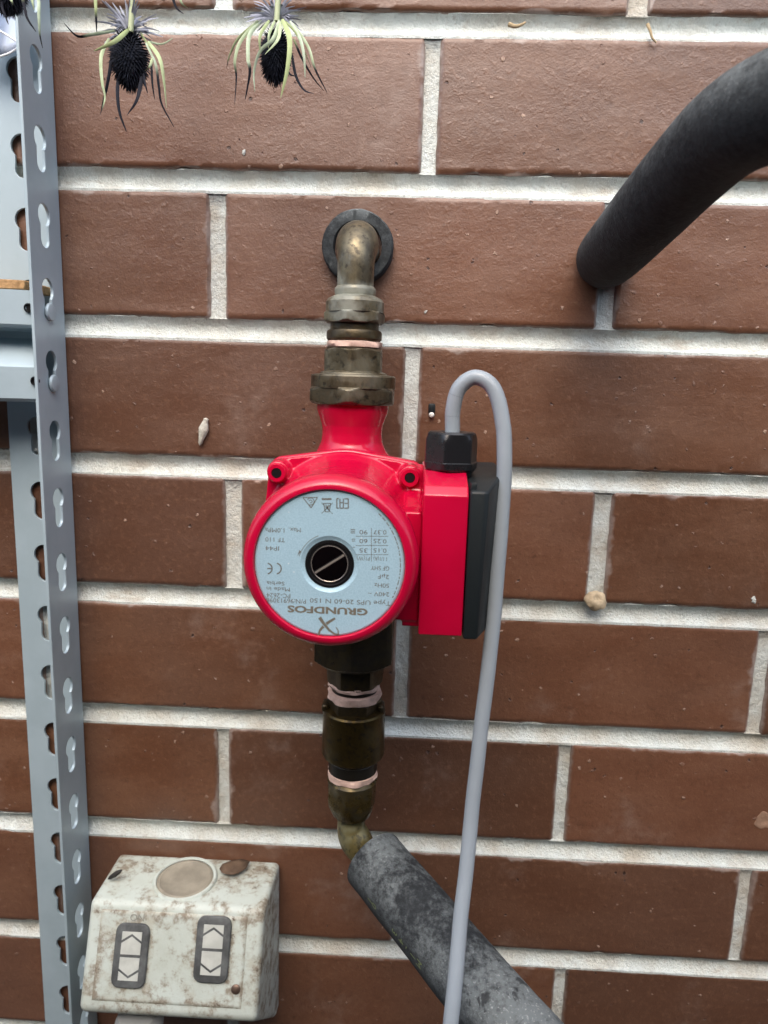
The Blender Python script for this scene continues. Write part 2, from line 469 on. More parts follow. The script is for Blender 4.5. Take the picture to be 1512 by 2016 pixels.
# unseen fence added behind the camera to hold back light from the lower wall
FY, FH = -1020, 400
fw = mesh('light_block_fence', *box(-6000, 6000, FY - 40, FY, -1149, FH), m_plain('light_block_dark', (.060, .052, .045), .9, 0, .2, 60, .4, .3, 6), smooth=False, origin=(0, FY, -1149))
fw['kind'] = 'structure'

# ------------------------------------------------------------------ brick wall
PITCH, JOINT = 86.0, 12.2
wall = root('brick_wall', (0, 60, -1150), 'brown brick wall with pale mortar behind the red pump', 'wall')
JX = {-1: (-116, 118.7), 0: (4.7,), 1: (-120.9, 114.7), 2: (-0.3,), 3: (-112.4, 123.3), 4: (-0.1, 234.8),
      5: (-120.5, 112.2), 6: (4.5, 242.6), 7: (-115, 121.9)}
PW = {-1: 10, 0: 8.6, 1: 9.6, 2: 8.8, 3: 10.6, 4: 8.6, 5: 7.6, 6: 8.2, 7: 7.4}
def joints(r):
    js = list(JX.get(r, ((4, ) if r % 2 == 0 else (-117, 120))))
    while js[0] > -900: js.insert(0, js[0] - 240 + random.uniform(-3, 3))
    while js[-1] < 900: js.append(js[-1] + 240 + random.uniform(-3, 3))
    return js
def nz(x, y, z): return noise.noise(Vector((x, y, z)))
def brick(x0, x1, z0, z1, fine, seed):
    nx, nzs = (64, 22) if fine else (8, 4)
    def spread(n):
        o = []
        for i in range(n + 1):
            t = i / n; o.append(.5 - .5 * math.cos(math.pi * t) if fine else t)
        return [.55 * a + .45 * (i / n) for i, a in enumerate(o)]
    U, W = spread(nx), spread(nzs)
    V, F = [], []
    rr = 1.6
    tilt = random.uniform(-.5, .5); base = random.uniform(-.5, .4)
    for j, wv in enumerate(W):
        for i, u in enumerate(U):
            x = x0 + (x1 - x0) * u; z = z0 + (z1 - z0) * wv
            ex = min(x - x0, x1 - x); ez = min(z - z0, z1 - z); bot = (z - z0) < (z1 - z)
            y = base + tilt * (u - .5)
            if fine:
                y += .35 * nz(x * .02 + seed, 0, z * .05) + .14 * nz(x * .11, seed, z * .22)
                r2 = rr * (1.0 + .5 * nz(x * .06, seed * 2, z * .06))
                # broken arris, mostly along the lower edge
                chip = max(0.0, nz(x * .075 + seed * 3.1, z1 * .1, 4) + .4 * nz(x * .3, seed, 5) - .2) * (2.6 if bot else 1.6)
                r2 = max(.5, r2 + chip * 2.0)
                for e in (ex, ez):
                    if e < r2: y += r2 - math.sqrt(max(0, r2 * r2 - (r2 - e) ** 2))
                if i in (0, nx): x += .45 * nz(seed, z * .12, 3) + .35 * nz(seed, z * .4, 8)
                if j in (0, nzs): z += .45 * nz(x * .07, seed, 9) + .35 * nz(x * .33, seed, 2) + (chip * .55 if bot else -chip * .3)
            V.append((x, y, z))
    n1 = nx + 1
    for j in range(nzs):
        for i in range(nx):
            a = j * n1 + i; F.append((a, a + 1, a + n1 + 1, a + n1))
    rim = [i for i in range(n1)] + [j * n1 + nx for j in range(1, nzs + 1)] + [nzs * n1 + i for i in range(nx - 1, -1, -1)] + [j * n1 for j in range(nzs - 1, 0, -1)]
    b = len(V)
    for i in rim: V.append((V[i][0], 30.0, V[i][2]))
    m = len(rim)
    for k in range(m):
        q = (k + 1) % m; F.append((rim[k], rim[q], b + q, b + k))
    return V, F
random.seed(11)
MV, MF = [], []
def strip(grid):
    b = len(MV); n = len(grid[0])
    for row in grid: MV.extend(row)
    for j in range(len(grid) - 1):
        for i in range(n - 1):
            a = b + j * n + i; MF.append((a, a + 1, a + n + 1, a + n))
for r in range(-9, 13):
    zt = -r * PITCH; zb = zt - PITCH + JOINT
    js = joints(r); half = PW.get(r, 9) / 2
    for k in range(len(js) - 1):
        x0, x1 = js[k] + half, js[k + 1] - half
        fine = -2 <= r <= 8 and x1 > -330 and x0 < 330
        V, F = brick(x0, x1, zb, zt, fine, r * 3.7 + k * 1.3)
        bo = mesh('brick', V, F, MB, wall, angle=50)
        A = bo.data.attributes.new('edge', 'FLOAT', 'POINT')
        for q, v in enumerate(V):
            A.data[q].value = max(0.0, min(v[0] - x0, x1 - v[0], (v[2] - zb) * 1.5 + 1.0, zt - v[2])) if v[1] < 20 else 9.0
    # bed joint below this course: tooled, deepest near the top
    fine = -3 <= r <= 8
    zc = zb; z1 = zt - PITCH
    xs = [-340 + i * 2.2 for i in range(310)] if fine else [-900 + i * 100 for i in range(19)]
    if fine: xs = [-900, -600] + xs + [600, 900]
    prof = [(-.13, 1.3)] + [(t, .7 + 4.6 * math.sin(math.pi * min(1, t * .93 + .02)) ** .9) for t in (0, .08, .17, .27, .38, .5, .62, .73, .83, .92)] + [(1.0, 1.7), (1.12, 3.2)]
    grid = []
    for (t, d) in prof:
        row = []
        for x in xs:
            q = .5 * nz(x * .06, r * 5.1, t * 2.5) + .35 * nz(x * .2, r, t * 5) + .9 * nz(x * .012, r * 2.2, .3)
            if t < .05: d -= .7 * max(0.0, nz(x * .035, r * 4.4, 2) + .5 * nz(x * .17, r, 6) - .12)
            row.append((x, max(.12 if t < .05 else .35, d + q * (.45 + .75 * t)), z1 + (zc - z1) * t + .3 * nz(x * .08, r * 3, 7)))
        grid.append(row)
    strip(grid)
    for jx in js:
        grid = []
        nzz = 36 if fine and abs(jx) < 340 else 3
        for j in range(nzz + 1):
            z = zb - .4 + (zt - zb + .6) * j / nzz
            row = []
            for i in range(9):
                t = i / 8; x = jx + (t - .5) * (2 * half + 2)
                d = 2.2 + .8 * math.sin(math.pi * t) ** .5 + .45 * nz(x * .4, r, z * .16) + .4 * nz(x * .1, 5, z * .05)
                d = .95 + (d - .95) * max(0.0, min(1.0, (zt - 1.5 - z) / 5)); d = 2.1 + (d - 2.1) * max(0.0, min(1.0, (z - zb) / 4)); d += max(0.0, z - zt) * 2
                row.append((x, max(.4, d), z))
            grid.append(row)
        strip(grid)
mesh('mortar', MV, MF, MM, wall, angle=60)
# filled hole in a brick at the right edge
fp = at(1504, 1615, 0)
mesh('hole_filler', *lathe([(4.6, -1), (6.2, .1), (6.0, .5), (4.2, .7), (2.6, .35), (.5, .2)], (fp.x, -.2, fp.z), (0, -1, 0), 28,
     lambda th, r, h: r * (1 + .12 * math.sin(3 * th + 1) + .06 * math.sin(7 * th))), m_plain('beige_filler', (.30, .19, .13), .9, 0, .2, 300, .5), wall)

# ------------------------------------------------------------------ slotted shelf post
XP, DP0, DP1 = -218.0, 2.0, 37.5
ZT, ZB = 330.0, -1148.0
post = root('shelf_post', (XP, -DP0, ZB), 'grey slotted steel angle post standing against the wall at left', 'post')
def keyhole(cx, top, flip=1):
    r1, r2 = 6.9, 5.0; L = 25.0
    c1 = top - r1; c2 = top - L + r2
    a1 = math.degrees(math.acos((r2) / r1)) if r2 < r1 else 0
    P = arc_pts(0, c1, r1, -90 + (90 - a1) * .9, 270 - (90 - a1) * .9, 18)
    P += arc_pts(0, c2, r2, 180, 360, 12)
    return [(cx + x * flip, y) for (x, y) in P]
tops = [-265.5 + 41.45 * k for k in range(-22, 15)]
tops = [t for t in tops if ZB + 40 < t < ZT - 5]
mesh('wall_flange', *plate2d([(XP - 36.5, ZB), (XP - .3, ZB), (XP - .3, ZT), (XP - 36.5, ZT)], [keyhole(XP - 18.2, t + .9) for t in tops], 1.9,
     lambda a, b, c: (a, -DP0 - .95 + c, b), .25), MST, post)
mesh('side_flange', *plate2d([(DP0, ZB), (DP1, ZB), (DP1, ZT), (DP0, ZT)], [keyhole(20.5, t) for t in tops], 1.9,
     lambda a, b, c: (XP + .8 + c, -a, b), .4), MST, post)

# ------------------------------------------------------------------ shelf beam, board
bz = at(30, 570, 37).z
beam = root('shelf_beam', (XP - 2, -30, bz - 62), 'grey steel shelf beam hooked into the slotted post', 'shelf beam')
ang = R_(12)
def bm_map(L):
    return lambda d, z: (XP - 1.0 - L * math.cos(ang), -(d + L * math.sin(ang)), z)
zb_ = bz
prof = [(35, zb_), (35, zb_ - 19), (33.5, zb_ - 20.5), (16, zb_ - 20.5), (15, zb_ - 22), (15, zb_ - 26), (17, zb_ - 28.5), (32, zb_ - 40), (35, zb_ - 43),
        (35, zb_ - 61), (33, zb_ - 63), (13, zb_ - 63), (13, zb_ - 61), (33, zb_ - 61), (33, zb_ - 43.5), (15.5, zb_ - 30.5), (13, zb_ - 27), (13, zb_ - 20), (14.5, zb_ - 18.6), (33, zb_ - 18.6), (33, zb_)]
mesh('rail', *prism(prof, bm_map(0), bm_map(150)), MST, beam, angle=25)
for (hx, hy) in ((56, 606), (69, 750)):
    c = at(hx, hy, 36.2)
    mesh('bolt_hole', *lathe([(2.6, -1), (2.6, .25), (2.1, .3), (2.0, -.8)], (c.x, -36.4, c.z), (0, -1, 0), 20, cap1=True), MHOL, beam)
for t in tops:
    if bz - 63 < t - 19 < bz - 1:
        mesh('rivet', *lathe([(3.0, -3), (3.2, .6), (5.0, .7), (5.2, 1.4), (4.6, 2.3), (3.0, 2.7)], (XP + 1.8, -21.5, t - 19.5), (1, 0, 0), 24), MST, beam)
board = root('shelf_board', (XP - 60, -24, bz), 'raw edged chipboard shelf resting on the grey beam', 'shelf board')
V, F = prism([(4, bz + .3), (34.2, bz + .3), (34.2, bz + 5.5), (4, bz + 5.5)], bm_map(3.5), bm_map(150))
mesh('panel', *bevelled((V, F), .5, 1), MCHIP, board)
# pale plastic hanging behind the post, upper left
sh = root('plastic_bag', tuple(at(10, 60, 24)), 'pale blue plastic bag corner behind the post at upper left', 'bag')
s2 = NB('pale_plastic'); MPB = s2.set(s2.mix(s2.ramp(s2.noise(40, 3), .3, .7), rgb(.52, .62, .80), rgb(.62, .70, .84)), .35, spec=.5)
V, F = [], []
for j in range(15):
    for i in range(13):
        px = -60 + 100 * i / 12; t = j / 14
        py = (112 - .5 * max(0, px) if True else 0) * t - 160 * (1 - t)
        V.append(at(px, py, 20 + 3 * math.sin(i * .8 + j * .35) + 5 * t * (1 - t)))
for j in range(14):
    for i in range(12):
        a = j * 13 + i; F.append((a, a + 1, a + 14, a + 13))
sheet = mesh('sheet', V, F, MPB, sh, angle=80)
m = sheet.modifiers.new('thick', 'SOLIDIFY'); m.thickness = .0006
MSEAM = m_plain('seam_white', (.8, .84, .88), .4)
mesh('seam', *tube(catmull([at(-40, 40, 27.5), at(0, 61, 28), at(18, 72, 28), at(36, 84, 27.5)], 6), .55, 8), MSEAM, sh)
mesh('seam', *tube(catmull([at(-40, 122, 23), at(0, 111, 24), at(18, 105, 24), at(36, 94, 23.5)], 6), .6, 8), MSEAM, sh)

# ------------------------------------------------------------------ pump
HX, HZ = -32.6, -272.9
PXT = -32.6                                         # pipe axis, upper side
AX = (0, -1, 0)
pump = root('circulator_pump', (HX, -50, -350), 'red circulator pump with round silver nameplate in the pipe run', 'pump')
def C(d): return (HX, -d, HZ)
# volute with its upper and lower necks, one casting
vol = lathe([(12, 12), (26, 14), (34, 20), (38, 30), (40, 45), (41, 60), (41, 80)], (HX, 0, HZ), AX, 64)
nk = lathe([(19.9, -206.5), (19.9, -211), (18.6, -215), (17.0, -219.5), (16.6, -224), (17.2, -229), (19.5, -234), (24, -239), (30, -246), (32, -262)], (PXT, -50, 0), (0, 0, 1), 56)
nk2 = lathe([(32, -285), (30, -300), (24, -308), (19, -314), (17, -322), (19.5, -334), (19.8, -340)], (PXT + 1, -50, 0), (0, 0, 1), 56)
mesh('volute', *blend(join(vol, nk, nk2), .9, 5), MR, pump, angle=60)
def hull(pts):
    pts = sorted(set((round(a, 3), round(b, 3)) for a, b in pts))
    def half(ps):
        h = []
        for q in ps:
            while len(h) > 1 and (h[-1][0] - h[-2][0]) * (q[1] - h[-2][1]) - (h[-1][1] - h[-2][1]) * (q[0] - h[-2][0]) <= 0: h.pop()
            h.append(q)
        return h
    a = half(pts); b = half(pts[::-1]); return a[:-1] + b[:-1]
SCR = [(sx * 33.0, sz * 31.4) for sx in (-1, 1) for sz in (1, -1)]
flp = []
for (x, z) in SCR: flp += arc_pts(x, z, 6.6, 0, 360, 24)
flp += arc_pts(0, 0, 42.8, 0, 360, 64)
fl = prism(hull(flp), lambda a, b: (HX + a, -76, HZ + b), lambda a, b: (HX + a, -84.5, HZ + b))
mesh('housing_flange', *bevelled(fl, 1.4, 3, 50), MR, pump)
# motor shell: flange, swept body, web towards the terminal box
mot = lathe([(42, 85.3), (42, 88), (41, 91), (38.8, 97), (37, 106), (36, 118), (35.6, 130), (35.6, 142)], (HX, 0, HZ), AX, 72)
mfl = prism(hull([q for (x, z) in SCR for q in arc_pts(x, z, 6.0, 0, 360, 20)] + arc_pts(0, 0, 41.8, 0, 360, 48)),
            lambda a, b: (HX + a, -85.2, HZ + b), lambda a, b: (HX + a, -90, HZ + b))
bosses = [lathe([(6.2, 85.3), (6.0, 94), (5.4, 97)], (HX + x, 0, HZ + z), AX, 24) for (x, z) in SCR]
BXL = at(829, 1100, 140).x; BXR = at(917, 1100, 140).x
BZT = at(870, 966, 140).z; BZB = at(870, 1252, 140).z
web = box(HX + 18, BXL - .6, -132, -92, HZ - 31, HZ + 20)
wb2 = prism([(-131, BZB + .6), (-88, BZB + .6), (-88, BZT + 6), (-95, BZT + 4), (-98, BZT - 7), (-131, BZT - 14)], lambda y, z: (BXL - 7.5, y, z), lambda y, z: (BXL + .3, y, z))
mesh('motor_shell', *blend(join(mot, mfl, web, wb2, *bosses), .65, 4), MR, pump, angle=60)
cap = lathe([(36, 136), (37.4, 137.2), (38.1, 139.5), (38.2, 147), (37.9, 150), (37.0, 152.6), (35.4, 154.6), (33.6, 155.4), (32.6, 155.3), (32.25, 154.8), (32.2, 153.2), (20, 153.0)],
            (HX, 0, HZ), AX, 96)
mesh('motor_cap', *cap, MR, pump, angle=40)
for (x, z) in SCR:
    b = mesh('bolt', *lathe([(4.7, 96.2), (4.7, 99.6), (4.3, 100.2), (2.6, 100.2), (2.5, 98)], (HX + x, 0, HZ + z), AX, 28, None, True, False), MR, pump)
    hs = hexr(4.6, .3)
    mesh('hex_socket', *lathe([(2.5, 97.6), (2.5, 99.9)], (HX + x, 0, HZ + z), AX, 36, lambda th, r, h: hs(th)), MHOL, b)
# nameplate
PD = 153.9
ring = lathe([(32.1, 153.2), (32.0, PD - .25), (31.3, PD + .15), (12.4, PD + .15), (11.8, PD - .15), (10.6, PD - .72), (10.0, PD - .8)], (HX, 0, HZ), AX, 96, None, False, False)
npl = mesh('nameplate', *ring, MPL, pump, angle=25)
mesh('vent_recess', *lathe([(10.5, PD - .85), (10.5, PD - .5), (9.4, PD - .4), (8.7, PD - 1.6), (8.6, PD - 4)], (HX, 0, HZ), AX, 64), MHOL, pump)
sc_ = mesh('vent_screw', *lathe([(8.3, PD - 4), (8.3, PD - 1.2), (7.9, PD - .75), (7.55, PD - .7)], (HX, 0, HZ), AX, 64), MSCR, pump, angle=20)
mesh('screw_rim', *lathe([(7.72, PD - .71), (7.86, PD - .62), (8.0, PD - .8)], (HX, 0, HZ), AX, 64, None, False, False), MSCE, sc_)
sa = R_(34)
sx, sz = math.cos(sa), math.sin(sa)
def slotmap(l, wv, d): return (HX + sx * l - sz * wv, -d, HZ + sz * l + sx * wv)
V = [Vector(slotmap(*q)) for q in ((-7.4, -.5, PD - .66), (7.4, -.5, PD - .66), (7.4, 0, PD - .55), (-7.4, 0, PD - .55), (7.4, .4, PD - .66), (-7.4, .4, PD - .66))]
mesh('screw_slot', V, [(0, 1, 2, 3), (3, 2, 4, 5)], MSCE, sc_, angle=10)
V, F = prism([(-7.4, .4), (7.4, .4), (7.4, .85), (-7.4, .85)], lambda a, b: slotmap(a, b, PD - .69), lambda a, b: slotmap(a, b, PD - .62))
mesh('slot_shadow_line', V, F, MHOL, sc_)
# print on the nameplate (the pump hangs upside down, so does its print)
DPR = PD + .21
def pr(px, py):
    c = at(px, py, PD)
    return lambda a, b: (c.x - a, -DPR, c.z - b)
mm = .232                                           # millimetres on the plate per photo pixel
P1, P2 = [], []
def T(s, px, py, h, width=None, bold=0.0, dst=None):
    """s centred on a photo pixel, cap height and width in photo pixels"""
    size = h * mm / .70
    V, F = text2d(s, size, lambda a, b: (a, b, 0), 1.0, bold)
    if width and V:
        xs = [v.x for v in V]; k = width * mm / (max(xs) - min(xs)); xc = (max(xs) + min(xs)) / 2
    else: k, xc = 1, 0
    f = pr(px, py)
    (P1 if dst is None else dst).append(([Vector(f((v.x - xc) * k, v.y)) for v in V], F))
def line(x0, y0, x1, y1, wpx=1.2, dst=None):
    a = at(x0, y0, PD); b = at(x1, y1, PD); t = (b - a).normalized(); n = Vector((t.z, 0, -t.x)) * (wpx * mm / 2)
    V = [Vector((q.x, -DPR, q.z)) for q in (a + n, b + n, b - n, a - n)]
    (P1 if dst is None else dst).append((V, [(0, 1, 2, 3)]))
def poly(pts, dst=None):
    V = [at(x, y, PD) for x, y in pts]; V = [Vector((v.x, -DPR, v.z)) for v in V]
    (P1 if dst is None else dst).append((V, [tuple(range(len(V)))]))
def Z(zx, zy): return 480 + zx / 4.447, 950 + zy / 4.447
def ZT_(s, z0, z1, zy, h, bold=0.0, dst=None):
    x0, y = Z(z0, zy); x1, _ = Z(z1, zy); T(s, (x0 + x1) / 2, y, h, x1 - x0, bold, dst)
ZT_('GRUNDFOS', 400, 1066, 1115, 12.4, .16, P2)
ZT_('Type UPS 20-60 N 150', 598, 1266, 1042, 8.6)
ZT_('P/N:96913096', 206, 535, 1032, 8.6)
ZT_('PC-2624', 206, 402, 986, 8.6)
ZT_('Made in', 206, 398, 930, 7.6); ZT_('Serbia', 206, 352, 880, 7.6)
ZT_('240V ~', 1092, 1268, 973, 8.0); ZT_('50Hz', 1148, 1268, 898, 8.0); ZT_('2µF', 1178, 1268, 822, 8.0)
ZT_('GF SHY', 1118, 1268, 747, 8.0)
ZT_('I 1/1(A)', 1140, 1248, 665, 7.6); ZT_('P1(W)', 995, 1098, 662, 7.6)
for (a, b, y) in (('0.15', '35', 592), ('0.25', '60', 510), ('0.37', '90', 432)):
    ZT_(a, 1140, 1245, y, 8.0); ZT_(b, 1015, 1080, y, 8.0)
for y in (470, 550, 630): line(*Z(980, y), *Z(1266, y), .9)
line(*Z(1117, 398), *Z(1117, 690), .9)
for k in range(3): line(*Z(935, 410 + k * 15), *Z(975, 410 + k * 15), 1.3)
for k in range(2): line(*Z(945, 495 + k * 16), *Z(975, 495 + k * 16), 1.3)
line(*Z(955, 566), *Z(972, 566), 1.3)
ZT_('IP44', 195, 305, 573, 8.2); ZT_('TF 110', 195, 356, 497, 8.2); ZT_('Max.', 400, 496, 412, 7.8); ZT_('1.0MPa', 192, 350, 414, 8.2)
# CE mark
def arcband(cx, cy, r0, r1, a0, a1, n=22, dst=None):
    o = [(cx + r1 * math.cos(R_(a0 + (a1 - a0) * i / n)), cy + r1 * math.sin(R_(a0 + (a1 - a0) * i / n))) for i in range(n + 1)]
    q = [(cx + r0 * math.cos(R_(a0 + (a1 - a0) * i / n)), cy + r0 * math.sin(R_(a0 + (a1 - a0) * i / n))) for i in range(n + 1)]
    V = [at(x, y, PD) for x, y in o + q]; V = [Vector((v.x, -DPR, v.z)) for v in V]
    (P1 if dst is None else dst).append((V, [(i, i + 1, n + 2 + i, n + 1 + i) for i in range(n)]))
cx, cy = Z(282, 752); arcband(cx, cy, 9.2, 11.6, -80, 80)
cx, cy = Z(202, 752); arcband(cx, cy, 9.2, 11.6, -80, 80); line(cx + 1, cy, cx + 10, cy, 2.2)
# recycling bin with bar
line(*Z(683, 144), *Z(768, 144), 3.4); line(*Z(682, 178), *Z(778, 274), 1.0); line(*Z(778, 178), *Z(682, 270), 1.0)
for q in ((700, 180, 712, 255), (760, 180, 750, 255), (712, 255, 750, 255), (698, 182, 762, 182), (716, 192, 746, 240), (746, 192, 716, 240)): line(*Z(q[0], q[1]), *Z(q[2], q[3]), 1.4)
# triangle mark
tri = [(518, 130), (645, 130), (590, 222)]
for i in range(3): line(*Z(*tri[i]), *Z(*tri[(i + 1) % 3]), 1.6)
cx, cy = Z(585, 165); arcband(cx, cy, 6.2, 7.8, -150, 130); arcband(cx, cy, 2.2, 3.6, -180, 120)
# EAC mark, square letters
for q in ((915, 140, 915, 226), (880, 142, 915, 142), (883, 182, 915, 182), (880, 224, 915, 224), (872, 140, 872, 224), (842, 140, 842, 224), (842, 224, 872, 224), (842, 176, 872, 176), (833, 224, 815, 224), (833, 140, 815, 140), (815, 140, 815, 224)):
    line(*Z(q[0], q[1]), *Z(q[2], q[3]), 2.0)
# rotation arrow and the fine print round the rim
cx, cy = 648, 1112
arcband(cx, cy, 60.5, 61.6, 196, 250, 18); poly([Z(470, 640), Z(488, 588), Z(502, 604)])
random.seed(5)
a = -46
while a < 26:
    da = random.uniform(1.2, 4.2); arcband(cx, cy * 1.0, 139.5, 141.3, a, a + da, 4); a += da + random.uniform(.7, 1.6)
# X emblem
def band(pts, w0, w1):
    n = len(pts); L, Rr = [], []
    for i, q in enumerate(pts):
        p0 = pts[max(0, i - 1)]; p1 = pts[min(n - 1, i + 1)]
        tx, ty = p1[0] - p0[0], p1[1] - p0[1]; l = math.hypot(tx, ty) or 1
        ww = (w0 + (w1 - w0) * i / (n - 1)) / 2
        L.append((q[0] - ty / l * ww, q[1] + tx / l * ww)); Rr.append((q[0] + ty / l * ww, q[1] - tx / l * ww))
    V = [at(*Z(x, y), PD) for x, y in L + Rr]; V = [Vector((v.x, -DPR, v.z)) for v in V]
    P2.append((V, [(i, i + 1, n + i + 1, n + i) for i in range(n - 1)]))
band([(664, 1180), (702, 1235), (745, 1288), (790, 1322), (828, 1330)], 30, 10)
band([(828, 1332), (826, 1295), (806, 1262)], 14, 6)
band([(800, 1187), (757, 1212), (722, 1236)], 20, 26)
band([(698, 1258), (668, 1290), (652, 1338)], 26, 14)
mesh('lettering', *join(*P1), MPRT, npl, smooth=False)
mesh('emblem', *join(*P2), MPRT2, npl, smooth=False)
# terminal box
tb = prism([(-140, BZT - 2.2), (-140, BZB), (-84, BZB), (-84, BZT + 7), (-122, BZT + 6), (-136, BZT + 1.6)], lambda y, z: (BXL, y, z), lambda y, z: (BXR, y, z))
mesh('terminal_box', *bevelled(tb, .8, 3, 25), MR, pump)
c0 = BXR + .5
cvp = [(c0, -140.6), (c0 + 6.6, -140.4), (c0 + 8.4, -139.2), (c0 + 15.0, -122), (c0 + 16.5, -112), (c0 + 16.5, -84), (c0, -84)]
def cvt(x, y, zz): return (x, y, zz)
cz0, cz1 = BZB - 1.2, BZT + 7.5
top_d = lambda y: cz1 - max(0.0, (-y - 112)) * .26
n = len(cvp)
V = [Vector((x, y, cz0)) for x, y in cvp] + [Vector((x, y, top_d(y))) for x, y in cvp]
F = [tuple(range(n - 1, -1, -1)), tuple(range(n, 2 * n))] + [(i, (i + 1) % n, n + (i + 1) % n, n + i) for i in range(n)]
V = [Vector((v.x - max(0, (HZ - 12 - v.z)) * .07 * (1 if v.x > c0 + 7 else 0), v.y, v.z)) for v in V]
cvr = mesh('terminal_cover', *bevelled((V, F), 1.3, 3, 20), MBLK, pump)
kz = at(952, 1150, 118).z
mesh('speed_switch', *bevelled(prism([(-122, kz - 6), (-126, kz + 1), (-121, kz + 9), (-108, kz + 9), (-108, kz - 9), (-117, kz - 9)],
     lambda y, z: (c0 + 12, y, z), lambda y, z: (c0 + 17.6, y, z)), .7, 2), MGLN, cvr)
mesh('cover_clip', *bevelled(box(c0 + .3, c0 + 3, -137.5, -133, BZT - 2.4, BZT + 3.4), .5, 2), MBLK, cvr)
# cable gland
GX, GD = at(888, 900, 112).x, 112.0
g0 = BZT + 5.5
glz1 = at(887, 850, 112).z
mesh('gland_seat', *lathe([(9, g0 - 4), (10.6, g0 - .5), (10.6, g0 + 1)], (GX, -GD, 0), (0, 0, 1), 32), MGLN, pump)
hr = hexr(22.0, .22)
gp = [(11.2, g0 + .6), (12.4, g0 + 1.6), (12.9, g0 + 4.4), (13, g0 + 4.8), (12.5, glz1 - 5), (12.3, glz1 - 3), (11.3, glz1 - .8), (10.4, glz1), (5.6, glz1 + .1), (4.4, glz1 - .6)]
mesh('cable_gland', *lathe(gp, (GX, -GD, 0), (0, 0, 1), 96, lambda th, r, h: min(r, hr(th) * (1.0 if h > g0 + 4.6 else 1.05)) if r > 10.5 else r), MGLN, pump, angle=22)

# ------------------------------------------------------------------ upper pipework
up = root('pipe_elbow', (PXT, 0, -112), 'tarnished brass elbow and union dropping from the wall into the pump', 'pipe fitting')
zz = lambda py: at(697, py, 50).z
ec = at(704, 485, 8)
R0 = 9.8
# elbow: out of the wall, round the bend, straight down
bend = 17.0
ez = at(702, 464, 50).z
pts = [Vector((PXT, 30, ez)), Vector((PXT, -20, ez))] + [Vector((PXT, -(50 - bend) - bend * math.sin(t), ez - bend + bend * math.cos(t))) for t in [math.pi / 2 * i / 14 for i in range(15)]] + [Vector((PXT, -50, zz(560))), Vector((PXT, -50, zz(586)))]
mesh('elbow', *tube(pts, lambda t: R0 + 1.9 * math.exp(-((t - .42) / .24) ** 2), 40), MBRU, up, angle=60)
mesh('socket_ring', *lathe([(10.2, zz(565)), (10.9, zz(568)), (11.2, zz(573)), (10.8, zz(586))], (PXT, -50, 0), n=48), MBRU, up)
z1_, z2_ = zz(585), zz(638)
mesh('compression_nut', *join(lathe([(11.2, z1_ + .5), (14.6, z1_ - 1.2), (15.8, z1_ - 3), (15.8, z1_ - 8.4), (14, z1_ - 9)], (PXT, -50, 0), n=48),
     nut((PXT, -50, 0), z1_ - 7.8, z2_, 30.0, rot=.32, ch=2.6, ct=1.04)), MBRU, up, angle=28)
mesh('threaded_nipple', *lathe([(13.2, zz(636)), (13.2, zz(650)), (14.6, zz(652)), (15.1, zz(656)), (15.1, zz(668)), (14.0, zz(673)), (13, zz(692))], (PXT, -50, 0), n=48), MBRN, up, angle=30)
def ragged(r, seed, amp=.5): return lambda th, rr, h: rr + amp * math.sin(5 * th + seed + h) * .4 + amp * 1.1 * nz(math.cos(th) * 3 + seed, math.sin(th) * 3, h * .9)
zt0 = zz(675)
mesh('thread_tape', *lathe([(13.4, zt0 + .7), (14.9, zt0 + .2), (15.3, zt0 - 1.2), (15.0, zt0 - 2.6), (13.5, zt0 - 3.2)], (PXT, -50, 0), n=64, rfun=ragged(0, 2.0, .8)), MTAPE, up)
mesh('union_tail', *join(nut((PXT, -50, 0), zz(687), zz(734), 30.4, rot=.50, ch=1.4, bot=False), lathe([(16, zz(731)), (18.2, zz(735)), (18.6, zz(739)), (16, zz(742))], (PXT, -50, 0), n=48)), MBRM, up, angle=25)
u0, u1 = zz(737), zz(796)
mesh('union_nut', *join(lathe([(18, u0), (22.6, u0 - .5), (23.2, u0 - 1.4), (23.2, u0 - 7.6), (21, u0 - 8)], (PXT, -50, 0), n=64), nut((PXT, -50, 0), u0 - 6.9, u1, 44.6, rot=.50, ch=2.4, ct=1.03)), MBRM, up, angle=25)
col = root('foam_collar', (ec.x, -4, ec.z), 'short black foam collar round the elbow where it leaves the wall', 'pipe collar')
mesh('collar', *lathe([(21.0, -6), (21.2, 5), (20.9, 8.4), (20.0, 9.4), (14.5, 9.2), (14.2, 7), (14.2, -6)], (ec.x, 0, ec.z), AX, 64,
     lambda th, r, h: r + (.5 * nz(th * 1.6, 3, h * .1) + .3 * nz(th * 7, 8, h * .3)) * (1 if r > 16 else 0)), MFU, col, angle=50)

